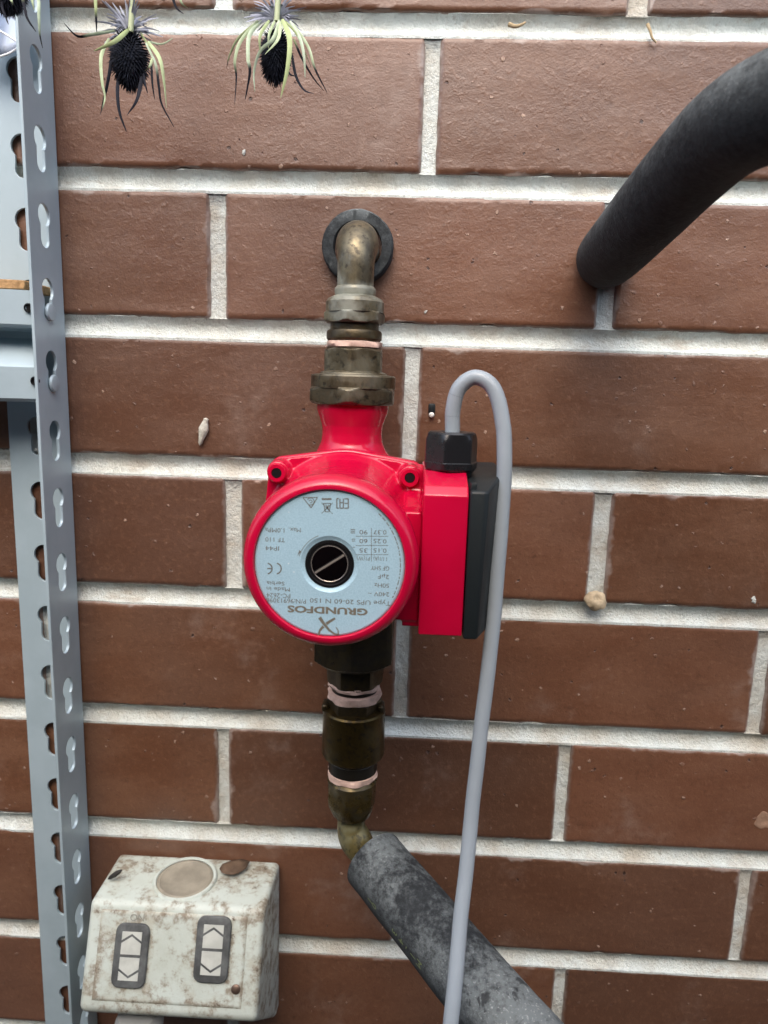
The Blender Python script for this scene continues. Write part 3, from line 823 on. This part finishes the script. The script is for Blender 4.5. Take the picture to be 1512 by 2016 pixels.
# ------------------------------------------------------------------ lower pipework
PXL = -27.6
lo = root('pipe_valve', (PXL, -50, -470), 'dark brown brass valve and couplings hanging below the pump', 'pipe fitting')
def LL(name, prof, mat, rf=None, angle=30, n=56): return mesh(name, *lathe(prof, (PXL, -50, 0), n=n, rfun=rf), mat, lo, angle=angle)
n0 = -322.0
mesh('union_nut', *join(nut((PXL - .6, -50, 0), n0, zz(1296), 44.6, rot=.5, ch=2.2), lathe([(22, zz(1294)), (21, zz(1300)), (17, zz(1304))], (PXL - .6, -50, 0), n=56)), MBRN, lo, angle=25)
mesh('union_tail', *nut((PXL, -50, 0), zz(1298), zz(1343), 29.4, rot=.1, ch=1.2, top=False), MBRN, lo, angle=25)
zA = zz(1340)
for (q, s, rr) in ((zA, 1.0, 15.4), (zz(1358), 4.0, 15.7)):
    LL('thread_tape', [(13.4, q + .5), (rr - .5, q + .3), (rr, q - .8), (rr - .2, q - 2.4), (13.4, q - 2.9)] if s < 3 else [(13.4, q + .8), (rr, q + .4), (rr + .3, q - 2.2), (rr - .2, q - 4.2), (13.4, q - 4.6)], MTAPE, ragged(0, s, .9), 45, 72)
LL('nipple', [(13.6, zz(1338)), (13.6, zz(1384))], MDK)
mesh('valve_collar', *nut((PXL, -50, 0), zz(1372), zz(1400), 28.5, rot=.0, ch=.8, top=False), MBRN, lo, angle=25)
LL('valve_body', [(14, zz(1389)), (17.8, zz(1392)), (18.6, zz(1395)), (18.7, zz(1440)), (18.9, zz(1476)), (18.3, zz(1482)), (15, zz(1490))], MBRL, None, 30)
for (dx, py) in ((-16.9, 1388), (15.9, 1386)):
    mesh('valve_lug', *bevelled(box(PXL + dx - 2.2, PXL + dx + 2.2, -56, -46, zz(py + 9), zz(py - 6)), 1.6, 3), MBRN, lo)
LL('lower_neck', [(13.6, zz(1486)), (14.8, zz(1492)), (14.8, zz(1512)), (13, zz(1516))], MDK)
q = zz(1515); LL('thread_tape', [(13.2, q + .8), (14.9, q + .4), (15.2, q - 1.6), (14.8, q - 3.2), (13, q - 3.6)], MTAPE, ragged(0, 7.0, .9), 45, 72)
q0, q1 = zz(1526), zz(1606)
hx = hexr(28.6, .4)
LL('flare_nut', [(13.6, q0), (15.2, q0 - 2), (15.5, q0 - 6), (15.3, q0 - 10), (15.6, q0 - 11.5), (15.2, q0 - 15), (14.2, q0 - 19), (11.5, q1 + 2), (9.2, q1)], MBRF,
   lambda th, r, h: (min(r, hx(th) * (.94 if h < q0 - 3 else 1.06))) + .35 * nz(math.cos(th) * 2.4, math.sin(th) * 2.4, h * .35), 24, 72)
# bent tail into the foam
f0 = at(735, 1692, 58)
e0 = Vector((PXL, -50, q1 + 6))
pts = catmull([e0, Vector((PXL - .2, -50, q1 - 3)), Vector((PXL + .6, -50.6, q1 - 10)), Vector((PXL + 4.5, -52.5, q1 - 17)), Vector((PXL + 10.5, -56, q1 - 22.5)), f0 + Vector((5, -6, -2))], 7)
mesh('tail_elbow', *tube(pts, lambda t: 8.3 + 1.5 * math.exp(-((t - .55) / .2) ** 2), 36), MBRE, lo, angle=60)

# ------------------------------------------------------------------ foam covered pipes
f1 = at(1013, 2016, 147); dirv = (f1 - f0)
pl = root('foam_pipe', tuple(f0), 'dusty grey foam covered pipe running down right below the pump', 'insulated pipe')
path = [f0 + dirv * (i / 40 * 2.1) + Vector((0, 0, -3 * math.sin(math.pi * i / 40))) for i in range(41)]
wobf = lambda p, th: .5 * nz(p.x * .03, p.z * .03, th) + .25 * nz(p.x * .1, p.z * .1, th * 2)
V, F = tube(path, 19.0, 56, False, wobf)
n = 56; b = len(V)
dn = dirv.normalized()
for (k, back) in ((.93, -.9), (.72, -.6), (.62, 3), (.60, 12)):
    for i in range(n):
        c = path[0]; V.append(c + (V[i] - c) * k + dn * back)
for rr in range(4):
    for i in range(n):
        j = (i + 1) % n; a0_ = (0 if rr == 0 else b + (rr - 1) * n)
        F.append((a0_ + i, a0_ + j, b + rr * n + j, b + rr * n + i))
foamp = mesh('foam_sleeve', V, F, MFL, pl, angle=50)
# worn green print along the sleeve
MGP = m_plain('green_print', (.13, .16, .07), .7)
aF, uF, vF = frame_from(dn)
tocam = (CAMP - f0).normalized(); tocam = (tocam - dn * tocam.dot(dn)).normalized(); side = dn.cross(tocam)
def on_sleeve(l, ang, lift=.35):
    t = l / dirv.length / 2.1 * 40; i = min(39, int(t)); c = path[i].lerp(path[i + 1], t - i)
    return c + (tocam * math.cos(ang) + side * math.sin(ang)) * (19.0 + lift + wobf(c, 0) * 0 + .35)
PG = []
sgn = 1 if side.dot(Vector((-1, 0, -.6))) > 0 else -1
for (l, s) in ((27, '0'), (23, '1'), (46, '3'), (52, '4'), (57, '-'), (62, '1'), (67, 'M')):
    Vt, Ft = text2d(s, 6.5, lambda a, b: (a, b, 0), .85)
    PG.append(([on_sleeve(l + v.y * .9, sgn * (R_(52) + v.x / 19.0), .25) for v in Vt], Ft))
mesh('sleeve_print', *join(*PG), MGP, foamp, smooth=False)
u0_ = root('foam_pipe', tuple(at(1183, 512, 0)), 'black foam covered pipe curving out of the wall at upper right', 'insulated pipe')
pts = [at(1192, 510, -20), at(1193, 509, 2), at(1199, 503, 20), at(1226, 475, 52), at(1283, 411, 93), at(1352, 335, 128), at(1428, 262, 159), at(1512, 214, 184), at(1625, 180, 202), at(1800, 158, 214)]
e_ = pts[-1]; pts += [e_ + Vector((140, -6, 8)), e_ + Vector((480, -10, 14)), e_ + Vector((900, -10, 14))]
V, F = tube(catmull(pts, 9), lambda t: 17.4 * (.94 + .06 * min(1, t * 5.2)), 56, True, lambda p, th: .45 * nz(p.x * .035, p.z * .035, th) + .2 * nz(p.x * .12, p.z * .12, th * 2))
mesh('foam_sleeve', V, F, MFU, u0_, angle=50)

# ------------------------------------------------------------------ power cable
cb = root('power_cable', tuple(at(888, 850, 112)), 'grey power cable looping from the pump gland down past the foam pipe', 'cable')
cp = [Vector((GX, -GD, glz1 - 8)), Vector((GX + .1, -GD, glz1)), at(892, 805, 112.5), at(905, 763, 113.5), at(937, 743, 115), at(972, 766, 117), at(990, 835, 119), at(993, 925, 121), at(985, 1050, 123), at(975, 1180, 125),
      at(962, 1310, 128), at(946, 1440, 131), at(933, 1560, 135), at(921, 1680, 142), at(908, 1800, 152), at(897, 1920, 163), at(888, 2016, 171), at(876, 2170, 182), at(860, 2400, 190)]
cpath = [p + Vector((nz(i * .11, 1, 0), nz(i * .1, 2, 0), 0)) * (.45 if i > 60 else 0) for i, p in enumerate(catmull(cp, 10))]
mesh('sheath', *tube(cpath, 3.55, 28, True, lambda p, th: .05 * nz(p.x * .1, p.z * .1, th)), MCAB, cb, angle=60)
for k in (17, 26):
    mesh('sheath_crease', *tube([cpath[k], cpath[k].lerp(cpath[k + 1], .12)], 3.62, 28, False), m_plain('crease_grey', (.20, .22, .24), .6), cb)

# ------------------------------------------------------------------ weatherproof switch box
ob = root('weatherproof_switch', (-137, -2, -585), 'dirty white weatherproof double switch on the wall at bottom left', 'switch')
X0, X1 = -195.0, -80.5
sp = [(0.5, -529), (50, -527.5), (73, -586), (70, -590), (12, -646), (0.5, -646)]       # side profile: (d, z)
body = prism(sp, lambda d, z: (X0, -d, z), lambda d, z: (X1, -d, z))
V, F = body
V = [Vector((v.x + (2.5 if v.x < -137 else -2.5) * max(0, min(1, (-v.y - 10) / 45)) * .5, v.y, v.z)) for v in V]
bodyo = mesh('body', *bevelled((V, F), 3.6, 5, 30), MWHT, ob, angle=50)
# front plate frame of reference: a along the width, b up the slope
fA = Vector((X0 + 1.3, -50.0, -527.5)); fB = Vector((X1 - 1.3, -50.0, -527.5)); fC = Vector((X0 + 1.3, -73, -586))
ea = (fB - fA).normalized(); eb = (fA - fC).normalized(); en = ea.cross(eb).normalized()
if en.y > 0: en = -en
Wd, Hd = (fB - fA).length, (fA - fC).length
def fp_(a, b, h=0): return fC + ea * a + eb * b + en * h
def rrect(x0, x1, y0, y1, r, n=5):
    return arc_pts(x1 - r, y1 - r, r, 0, 90, n) + arc_pts(x0 + r, y1 - r, r, 90, 180, n) + arc_pts(x0 + r, y0 + r, r, 180, 270, n) + arc_pts(x1 - r, y0 + r, r, 270, 360, n)
# plate edges measured from the photo: raised rim round a slightly sunk panel
def onfront(px, py):
    # intersect the pixel ray with the front plane
    v = RX * ((px - 756) / FPX) + UP * (-(py - 1008) / FPX) + FW
    t = (fC - CAMP).dot(en) / v.dot(en); P = CAMP + v * t
    q = P - fC; return q.dot(ea), q.dot(eb)
PADS = []
for (l, t, r, b) in ((217, 1817, 302, 1940), (378, 1803, 462, 1930)):
    a0, b0 = onfront(l + 3, b); a1, b1 = onfront(r - 3, t); PADS.append((a0, a1, b0, b1))
pa0, pa1, pb0, pb1 = 8.0, Wd - 10.0, 6.0, Hd - 4.5
V, F, GA = [], [], []
NA, NBB = 80, 48
for jj in range(NBB + 1):
    for ii in range(NA + 1):
        a = pa0 + (pa1 - pa0) * ii / NA; b = pb0 + (pb1 - pb0) * jj / NBB
        e = min(a - pa0, pa1 - a, b - pb0, pb1 - b)
        gsum = math.exp(-e / 3.2)
        for (p0, p1, q0, q1) in PADS:
            dx = max(p0 - a, 0, a - p1); dy = max(q0 - b, 0, b - q1); gsum += .75 * math.exp(-math.hypot(dx, dy) / 2.6)
        V.append(fp_(a, b, .25 + .75 * min(1, e / 1.2) + .12 * nz(a * .15, b * .15, 1))); GA.append(min(1, gsum))
for jj in range(NBB):
    for ii in range(NA):
        q = jj * (NA + 1) + ii; F.append((q, q + 1, q + NA + 2, q + NA + 1))
fpo = mesh('front_plate', V, F, MWHT, ob, angle=60)
A = fpo.data.attributes.new('grime_shade', 'FLOAT', 'POINT')
for q, v in enumerate(GA): A.data[q].value = v
A = bodyo.data.attributes.new('grime_shade', 'FLOAT', 'POINT')
for q, v in enumerate(bodyo.data.vertices):
    wz_ = v.co.z * 1000 - 585; wy = -(v.co.y * 1000 - 2); wx = v.co.x * 1000 - 137
    A.data[q].value = max(.75 * math.exp(-abs(wy) / 14) if wz_ > -540 else 0, .6 if wx > -84 else 0, .25)  # right side: its dirt and its shade both go into the colour here
for (l, t, r, b) in ((217, 1817, 302, 1940), (378, 1803, 462, 1930)):
    a0, b0 = onfront(l + 3, b); a1, b1 = onfront(r - 3, t)
    a0 += .0
    pad = mesh('rocker_pad', *bevelled(prism(rrect(a0, a1, b0, b1, 5.0), lambda a, c: fp_(a, c, .7), lambda a, c: fp_(a, c, 3.2)), .9, 3, 50), MRUB, ob, angle=40)
    ac, bc = (a0 + a1) / 2, (b0 + b1) / 2; w2 = (a1 - a0) * .29; h2 = (b1 - b0) * .355
    gp = .9
    def flat(pts, name):
        mesh(name, *prism(pts, lambda a, c: fp_(ac + a, bc + c, 3.0), lambda a, c: fp_(ac + a, bc + c, 3.55)), MARW, pad, smooth=False)
    pk = h2 * .30
    for sg in (1, -1):
        f = lambda pts: [(a, sg * c) for a, c in pts][::sg]
        flat(f([(-w2, gp), (w2, gp), (w2, h2 * .62 - gp), (0, h2 * .62 + pk - gp), (-w2, h2 * .62 - gp)]), 'arrow_field')
        flat(f([(-w2, h2 * .62 + gp * .8), (0, h2 * .62 + pk + gp * .8), (w2, h2 * .62 + gp * .8), (w2, h2 * 1.06), (-w2, h2 * 1.06)]), 'arrow_tip')
aO, bO = onfront(272, 1806)
V, F = text2d('ON', 6.0, lambda a, b: fp_(aO + a, bO + b, 1.4), 1.0)
mesh('lettering', V, F, m_plain('worn_print', (.26, .26, .23), .6), ob, smooth=False)
aS, bS = onfront(465, 1946); c = fp_(aS, bS, .8)
mesh('screw', *lathe([(2.9, -.3), (2.9, .6), (2.2, 1.2), (.6, 1.45)], c, en, 24), m_plain('rusty_screw', (.16, .11, .085), .45, .7), ob)
# sunken disc on the top face
tc = Vector((-140, -26, -528.0))
mesh('entry_rim', *lathe([(18.6, -.5), (20.6, -.3), (20.9, .9), (20.2, 1.9), (18.9, 2.0), (18.4, 1.2)], tc, (0, -.03, 1), 48, None, False, False), MWHT, ob)
mesh('entry_plug', *lathe([(18.5, -1), (18.4, .8), (17.6, 1.4), (16.4, 1.5), (15.6, .9), (10, .7), (.6, .8)], tc, (0, -.03, 1), 48), m_plain('beige_plastic', (.31, .285, .225), .6, 0, .35, 300, .2, .3, 70), ob)
# plug pushed in from below
cc = at(272, 2006, 52)
cc = Vector((cc.x, -50, cc.z))
mesh('cable_socket', *lathe([(13.2, 4), (14.6, -1.0), (15.4, -2.5), (15.4, -6), (14.2, -7.5), (14.2, -60)], cc, (0, 0, 1), 48), MCON, ob)
# dead leaf lying on top of the box
lf = root('dead_leaf', tuple(at(450, 1712, 22)), 'curled brown dead leaf lying on top of the white switch', 'leaf')
out = [(432, 1713), (438, 1706), (446, 1700), (458, 1694), (476, 1695), (492, 1700), (484, 1711), (470, 1720), (456, 1727), (444, 1724), (436, 1718)]
P = []
for (x, y) in out:
    v = RX * ((x - 756) / FPX) + UP * (-(y - 1008) / FPX) + FW
    t = (-525.4 - CAMP.z) / v.z; P.append(CAMP + v * t)
cm = sum(P, Vector()) / len(P); n = len(P)
V = [p + Vector((0, 0, .8 + .9 * math.sin(i * 1.7))) for i, p in enumerate(P)] + [cm + Vector((0, 0, .6))] + [p.lerp(cm, .5) + Vector((0, 0, 1.4 + .6 * math.sin(i * 2.1))) for i, p in enumerate(P)]
F = [(i, (i + 1) % n, n + 1 + (i + 1) % n, n + 1 + i) for i in range(n)] + [(n + 1 + i, n + 1 + (i + 1) % n, n) for i in range(n)]
lo_ = mesh('blade', V, F, MLEAF, lf, angle=70)
m = lo_.modifiers.new('thick', 'SOLIDIFY'); m.thickness = .0004
bt = root('seed_pod', tuple(at(225, 1722, 18)), 'small black seed pod on the left shoulder of the white switch', 'seed pod')
V, F = lathe([(.2, -6), (1.2, -4), (1.7, 0), (1.3, 4), (.2, 6.5)], at(226, 1722, 32), (1, 0, .75), 16)
mesh('husk', V, F, m_plain('black_husk', (.02, .018, .016), .6), bt)

# ------------------------------------------------------------------ small things on the wall
co = at(400, 850, 1.5)
V, F = lathe([(.2, -9), (1.2, -7.6), (1.5, -5), (2.6, -1), (3.0, 2), (2.3, 5), (1.5, 7), (1.6, 8.4), (.4, 9)], co + Vector((0, -.4, 0)), (.26, 0, 1), 20, lambda th, r, h: r * (1 + .12 * nz(th, h * .3, 2)))
tag(mesh('moth_cocoon', V, F, MCOC, None, origin=co), 'pale spindle shaped cocoon stuck to a brick left of the pump', 'cocoon')
ns = at(1173, 1181, 4)
r0 = root('mud_nest', tuple(ns), 'small round beige mud nest under a mortar joint at right', 'nest')
mesh('shell', *lathe([(5.6, -4), (6.4, -1.5), (6.6, 0), (6.2, 1.8), (5.2, 3.4), (4.0, 4.4), (2.6, 4.6), (1.6, 3.9), (.4, 3.7)], ns, (.05, -1, .45), 36, lambda th, r, h: r * (1 + .22 * nz(math.cos(th) * 1.5, math.sin(th) * 1.5, h * .35) + .09 * nz(th * 3, h, 5))), MMUD, r0, angle=50)
pg = at(850, 806, 1)
r1 = root('wall_plug', tuple(pg), 'tiny black wall plug with a white tip beside the cable loop', 'wall plug')
mesh('plug', *bevelled(box(pg.x - 2.1, pg.x + 2.1, -2.6, 4, pg.z - 2.5, pg.z + 3.6), .9, 2), MBLK, r1)
mesh('tip', *lathe([(1.5, -1), (1.7, .6), (1.2, 1.7), (.3, 2)], (pg.x, -1.8, pg.z - 3.2), (0, -1, -.3), 16), m_plain('white_dot', (.8, .8, .76), .4), r1)
def fleck(px, py, s, label, sd, name='mortar_fleck', mat=MM):
    c = at(px, py, .4)
    V, F = lathe([(s, -.6), (s * .9, .3), (s * .5, .7), (.1, .75)], c, AX, 18, lambda th, r, h: r * (1 + .35 * math.sin(2 * th + sd) + .2 * math.sin(5 * th + sd * 2)))
    tag(mesh(name, V, F, mat, None, origin=c), label, 'mortar fleck', 'mortar flecks stuck on the bricks')
fleck(1484, 1181, 1.9, 'white mortar fleck on the brick at the right edge', 1)
fleck(480, 300, 1.3, 'pale mortar fleck on a brick below the hanging flowers', 2)
fleck(838, 614, .9, 'tiny white mortar dot on the brick right of the brass nut', 3)
def twig(pts, r, label):
    P = [at(*q) for q in pts]
    tag(mesh('dry_twig', *tube(catmull(P, 6), lambda t: r * (1 - .55 * t), 10), MTWG, None, origin=P[0]), label, 'twig', 'dry bits caught in the mortar')
twig([(1002, 48, 1), (1014, 52, 2.5), (1026, 49, 2.5), (1034, 44, 1)], 1.3, 'dry curled twig in the top mortar joint left of the black pipe')
twig([(1275, 48, 0), (1280, 60, 2), (1284, 74, 3), (1292, 84, 3)], 1.0, 'dry hooked twig hanging from the top mortar joint above the black pipe')

# ------------------------------------------------------------------ hanging sea holly flowers
def ribbon(P, wmm, name, parent, mat, tip0=None, tip1=None, tone=.5, twist=0.0, fold=.25):
    """tapering leaf blade along a path, with a shallow keel and thickness"""
    path = catmull(P, 6); m = len(path); V, F, tips = [], [], []
    for i, p in enumerate(path):
        t = i / (m - 1)
        tn = (path[min(i + 1, m - 1)] - path[max(i - 1, 0)]).normalized()
        vd = (CAMP - p).normalized(); sd = tn.cross(vd).normalized(); nn = sd.cross(tn)
        a = twist * t; sd2 = sd * math.cos(a) + nn * math.sin(a); n2 = sd2.cross(tn)
        ww = wmm / 2 * min(1, .55 + t * 2.2) * (1 - t ** 2.2) ** .7 + .12
        V += [p - sd2 * ww, p + n2 * ww * fold, p + sd2 * ww, p - n2 * .35 * (1 - t * .6)]
        tips += [t] * 4
    for i in range(m - 1):
        for k in range(4):
            j = (k + 1) % 4; F.append((i * 4 + k, i * 4 + j, i * 4 + 4 + j, i * 4 + 4 + k))
    F += [(0, 1, 2, 3), tuple(m * 4 - 4 + k for k in range(4))]
    o = mesh(name, V, F, mat, parent, angle=70)
    if tip0 is not None:
        A = o.data.attributes.new('tip', 'FLOAT', 'POINT'); B = o.data.attributes.new('tone', 'FLOAT', 'POINT')
        for i, t in enumerate(tips):
            A.data[i].value = max(0, min(1, .5 + (t - tip0) / max(.05, tip1) * .5)); B.data[i].value = tone
    return o
def head(parent, c, rx, rz, n, seed, lean=0.0):
    random.seed(seed); V, F = [], []
    core = lathe([(rx * math.sin(math.pi * t), -rz * math.cos(math.pi * t)) for t in [.02 + .96 * i / 14 for i in range(15)]], c, (lean, 0, 1), 24)
    V, F = core
    ax, uu, vv = frame_from((lean, 0, 1))
    for k in range(n):
        y = 1 - 2 * (k + .5) / n; ph = k * 2.399963; rr = math.sqrt(1 - y * y)
        nrm = (uu * math.cos(ph) * rr + vv * math.sin(ph) * rr + ax * y)
        b = c + uu * (math.cos(ph) * rr * rx) + vv * (math.sin(ph) * rr * rx) + ax * (y * rz)
        d = (nrm + Vector((random.uniform(-.25, .25), random.uniform(-.25, .25), -.55))).normalized()
        L = random.uniform(2.2, 4.6); a, p, q = frame_from(d); i0 = len(V); s = random.uniform(.38, .68)
        V += [b + p * s, b - p * s * .5 + q * s * .87, b - p * s * .5 - q * s * .87, b + d * L]
        F += [(i0, i0 + 1, i0 + 3), (i0 + 1, i0 + 2, i0 + 3), (i0 + 2, i0, i0 + 3)]
    return mesh('flower_head', V, F, MFLO, parent, angle=20)
def bracts(parent, items, fz, d0, c):
    """items: zoomed-photo polylines, width, where the dark tip starts (>1: none), depth in front of the head"""
    for k, (pts, wz, tip, dd) in enumerate(items):
        P = []
        for i, q in enumerate(pts):
            px, py = fz(*q); t = i / (len(pts) - 1)
            P.append(at(px + 1.6 * nz(k * 3.1, i * 1.7, 1), py + 1.6 * nz(k * 2.7, i * 1.3, 4), d0 + dd * math.sin(min(1, .15 + t * 1.1) * math.pi * .62) + 2.5 * nz(k * 1.9, i, 7)))
        depth = (P[0] - CAMP).dot(FW)
        ribbon(P, wz / 2.607 * depth / FPX * .78, 'bract', parent, MBR, tip, .30, tone=(.05 + .9 * ((k * 37) % 10) / 10), twist=1.1 * math.sin(k * 2.3), fold=.45)
def spines(parent, c, n, lo_a, hi_a, seed, r0=9, r1=20):
    random.seed(seed)
    for k in range(n):
        a = R_(lo_a + (hi_a - lo_a) * (k + random.random() * .8) / n); L = random.uniform(r0, r1); f = random.uniform(-.7, .9)
        d = Vector((math.cos(a), -f * .7, math.sin(a))).normalized()
        b = c + d * 2; e = c + d * L + Vector((0, 0, random.uniform(-3, 1)))
        mdl = b.lerp(e, .5) + Vector((0, 0, random.uniform(.4, 1.6)))
        ribbon([b, mdl, e], random.uniform(.45, 1.0), 'spine', parent, MSPK, twist=random.uniform(-1, 1))
FZ = lambda zx, zy: (100 + zx / 2.607, zy / 2.607)
FD = 66.0
GRP = 'sea holly flowers hung up to dry'
def flower(label, czx, czy, rx, rz, items, stem, spn, seed, lean=0.0):
    c = at(*FZ(czx, czy), FD); k = (c - CAMP).dot(FW) / FPX / 2.607
    o = root('sea_holly', tuple(c), label, 'flower', GRP)
    head(o, c, rx * k * .9, rz * k * .95, 640, seed, lean)
    sp_ = [at(*FZ(*q), FD + 3) for q in stem]
    sp_ = [sp_[0] + Vector((5, 4, 330))] + sp_
    mesh('stem', *tube(catmull(sp_, 6), 1.35, 14), MSTM, o)
    bracts(o, items, FZ, FD, c)
    spines(o, at(*FZ(*spn), FD), 60, -25, 205, seed + 1, 6, 17)
    return o
G, D = 1.6, -.2
flower('sea holly with a full black cone, hanging nearest the post', 405, 310, 84, 128, [
    ([(402, 150), (325, 215), (222, 262)], 26, G, 14), ([(330, 158), (205, 178), (135, 184), (68, 120)], 17, .45, 8),
    ([(300, 200), (258, 290), (262, 420), (276, 505), (254, 592)], 20, .85, 9), ([(322, 240), (302, 370), (280, 480), (258, 567)], 20, D, 6),
    ([(347, 390), (344, 480), (355, 580), (389, 677)], 20, D, 10), ([(466, 395), (440, 510), (390, 592)], 22, D, 10),
    ([(500, 215), (560, 300), (580, 420), (594, 552)], 24, 1.2, 10), ([(490, 220), (540, 330), (556, 450), (570, 535), (632, 652)], 15, .3, 6),
    ([(474, 365), (485, 430), (498, 478)], 11, D, 8), ([(522, 300), (507, 340), (484, 362)], 14, G, 12),
    ([(516, 315), (522, 430), (532, 515)], 13, .0, 4), ([(500, 214), (570, 226), (626, 198)], 9, G, 3),
    ([(420, 120), (380, 180), (300, 260)], 12, .9, 3), ([(450, 150), (505, 250), (545, 380)], 12, .7, 2)],
    [(452, -420), (425, -120), (418, 20), (410, 165)], (405, 160), 3)
flower('sea holly with its cone half hidden by pale green bracts, hanging above the brass elbow', 1155, 290, 62, 118, [
    ([(1188, 100), (1226, 200), (1216, 350), (1180, 502)], 32, G, 16), ([(1172, 105), (1140, 200), (1075, 262), (1044, 365), (1046, 472)], 22, 1.0, 13),
    ([(1180, 115), (1165, 200), (1098, 278)], 22, G, 15), ([(1122, 106), (1076, 180), (1074, 272)], 20, G, 13),
    ([(1084, 106), (1022, 180), (1014, 300), (1022, 370), (998, 514)], 24, .62, 8), ([(1062, 108), (972, 210), (944, 310), (950, 400), (942, 538)], 20, .62, 5),
    ([(1052, 118), (962, 200), (916, 290), (904, 345)], 14, .8, 3), ([(1230, 108), (1282, 200), (1300, 290), (1306, 398)], 20, 1.1, 11),
    ([(1242, 118), (1322, 240), (1356, 350), (1416, 474)], 16, .62, 6), ([(1238, 285), (1258, 390), (1300, 460), (1352, 481)], 17, D, 8),
    ([(1246, 200), (1290, 300), (1345, 400), (1402, 466)], 13, .1, 4), ([(1215, 366), (1232, 384), (1252, 392)], 9, D, 9),
    ([(1150, 105), (1120, 180), (1118, 250)], 16, G, 12), ([(1205, 110), (1262, 180), (1335, 345)], 13, .9, 9)],
    [(1190, -420), (1172, -120), (1166, 0), (1160, 110)], (1160, 95), 9, .05)
# two more bunches mostly above the frame, only their hanging bracts show
flower('sea holly hanging partly out of frame above the first cone', 430, -330, 80, 120, [
    ([(300, -260), (232, -120), (232, 40), (236, 165)], 22, .72, 8), ([(520, -260), (600, -90), (640, 30), (682, 72)], 20, .35, 8),
    ([(540, -240), (640, -80), (668, 10), (702, 42)], 22, G, 10), ([(350, -220), (330, -110), (345, -30)], 20, .5, 6), ([(470, -200), (500, -120), (480, -40)], 20, .5, 6)],
    [(440, -900), (432, -600), (430, -440)], (430, -430), 21)
F7 = lambda zx, zy: ((zx / 4.385 - 100) * 2.607, zy / 4.385 * 2.607)
flower('sea holly hanging across the top of the grey post', *F7(60, -130), 84, 128, [
    ([F7(150, -200), F7(212, 60), F7(238, 160), F7(312, 275)], 16, .2, 10), ([F7(220, -220), F7(322, -40), F7(336, 150), F7(345, 300), F7(366, 415)], 18, .72, 12),
    ([F7(200, -200), F7(262, -60), F7(278, 20), F7(292, 90)], 22, G, 10), ([F7(20, -60), F7(20, 60), F7(48, 140), F7(74, 212)], 14, D, 8),
    ([F7(-40, -60), F7(-20, 40), F7(10, 118)], 16, D, 8), ([F7(60, -80), F7(92, 0), F7(110, 50)], 16, .9, 8)],
    [F7(110, -1200), F7(90, -700), F7(70, -320)], F7(60, -300), 33)
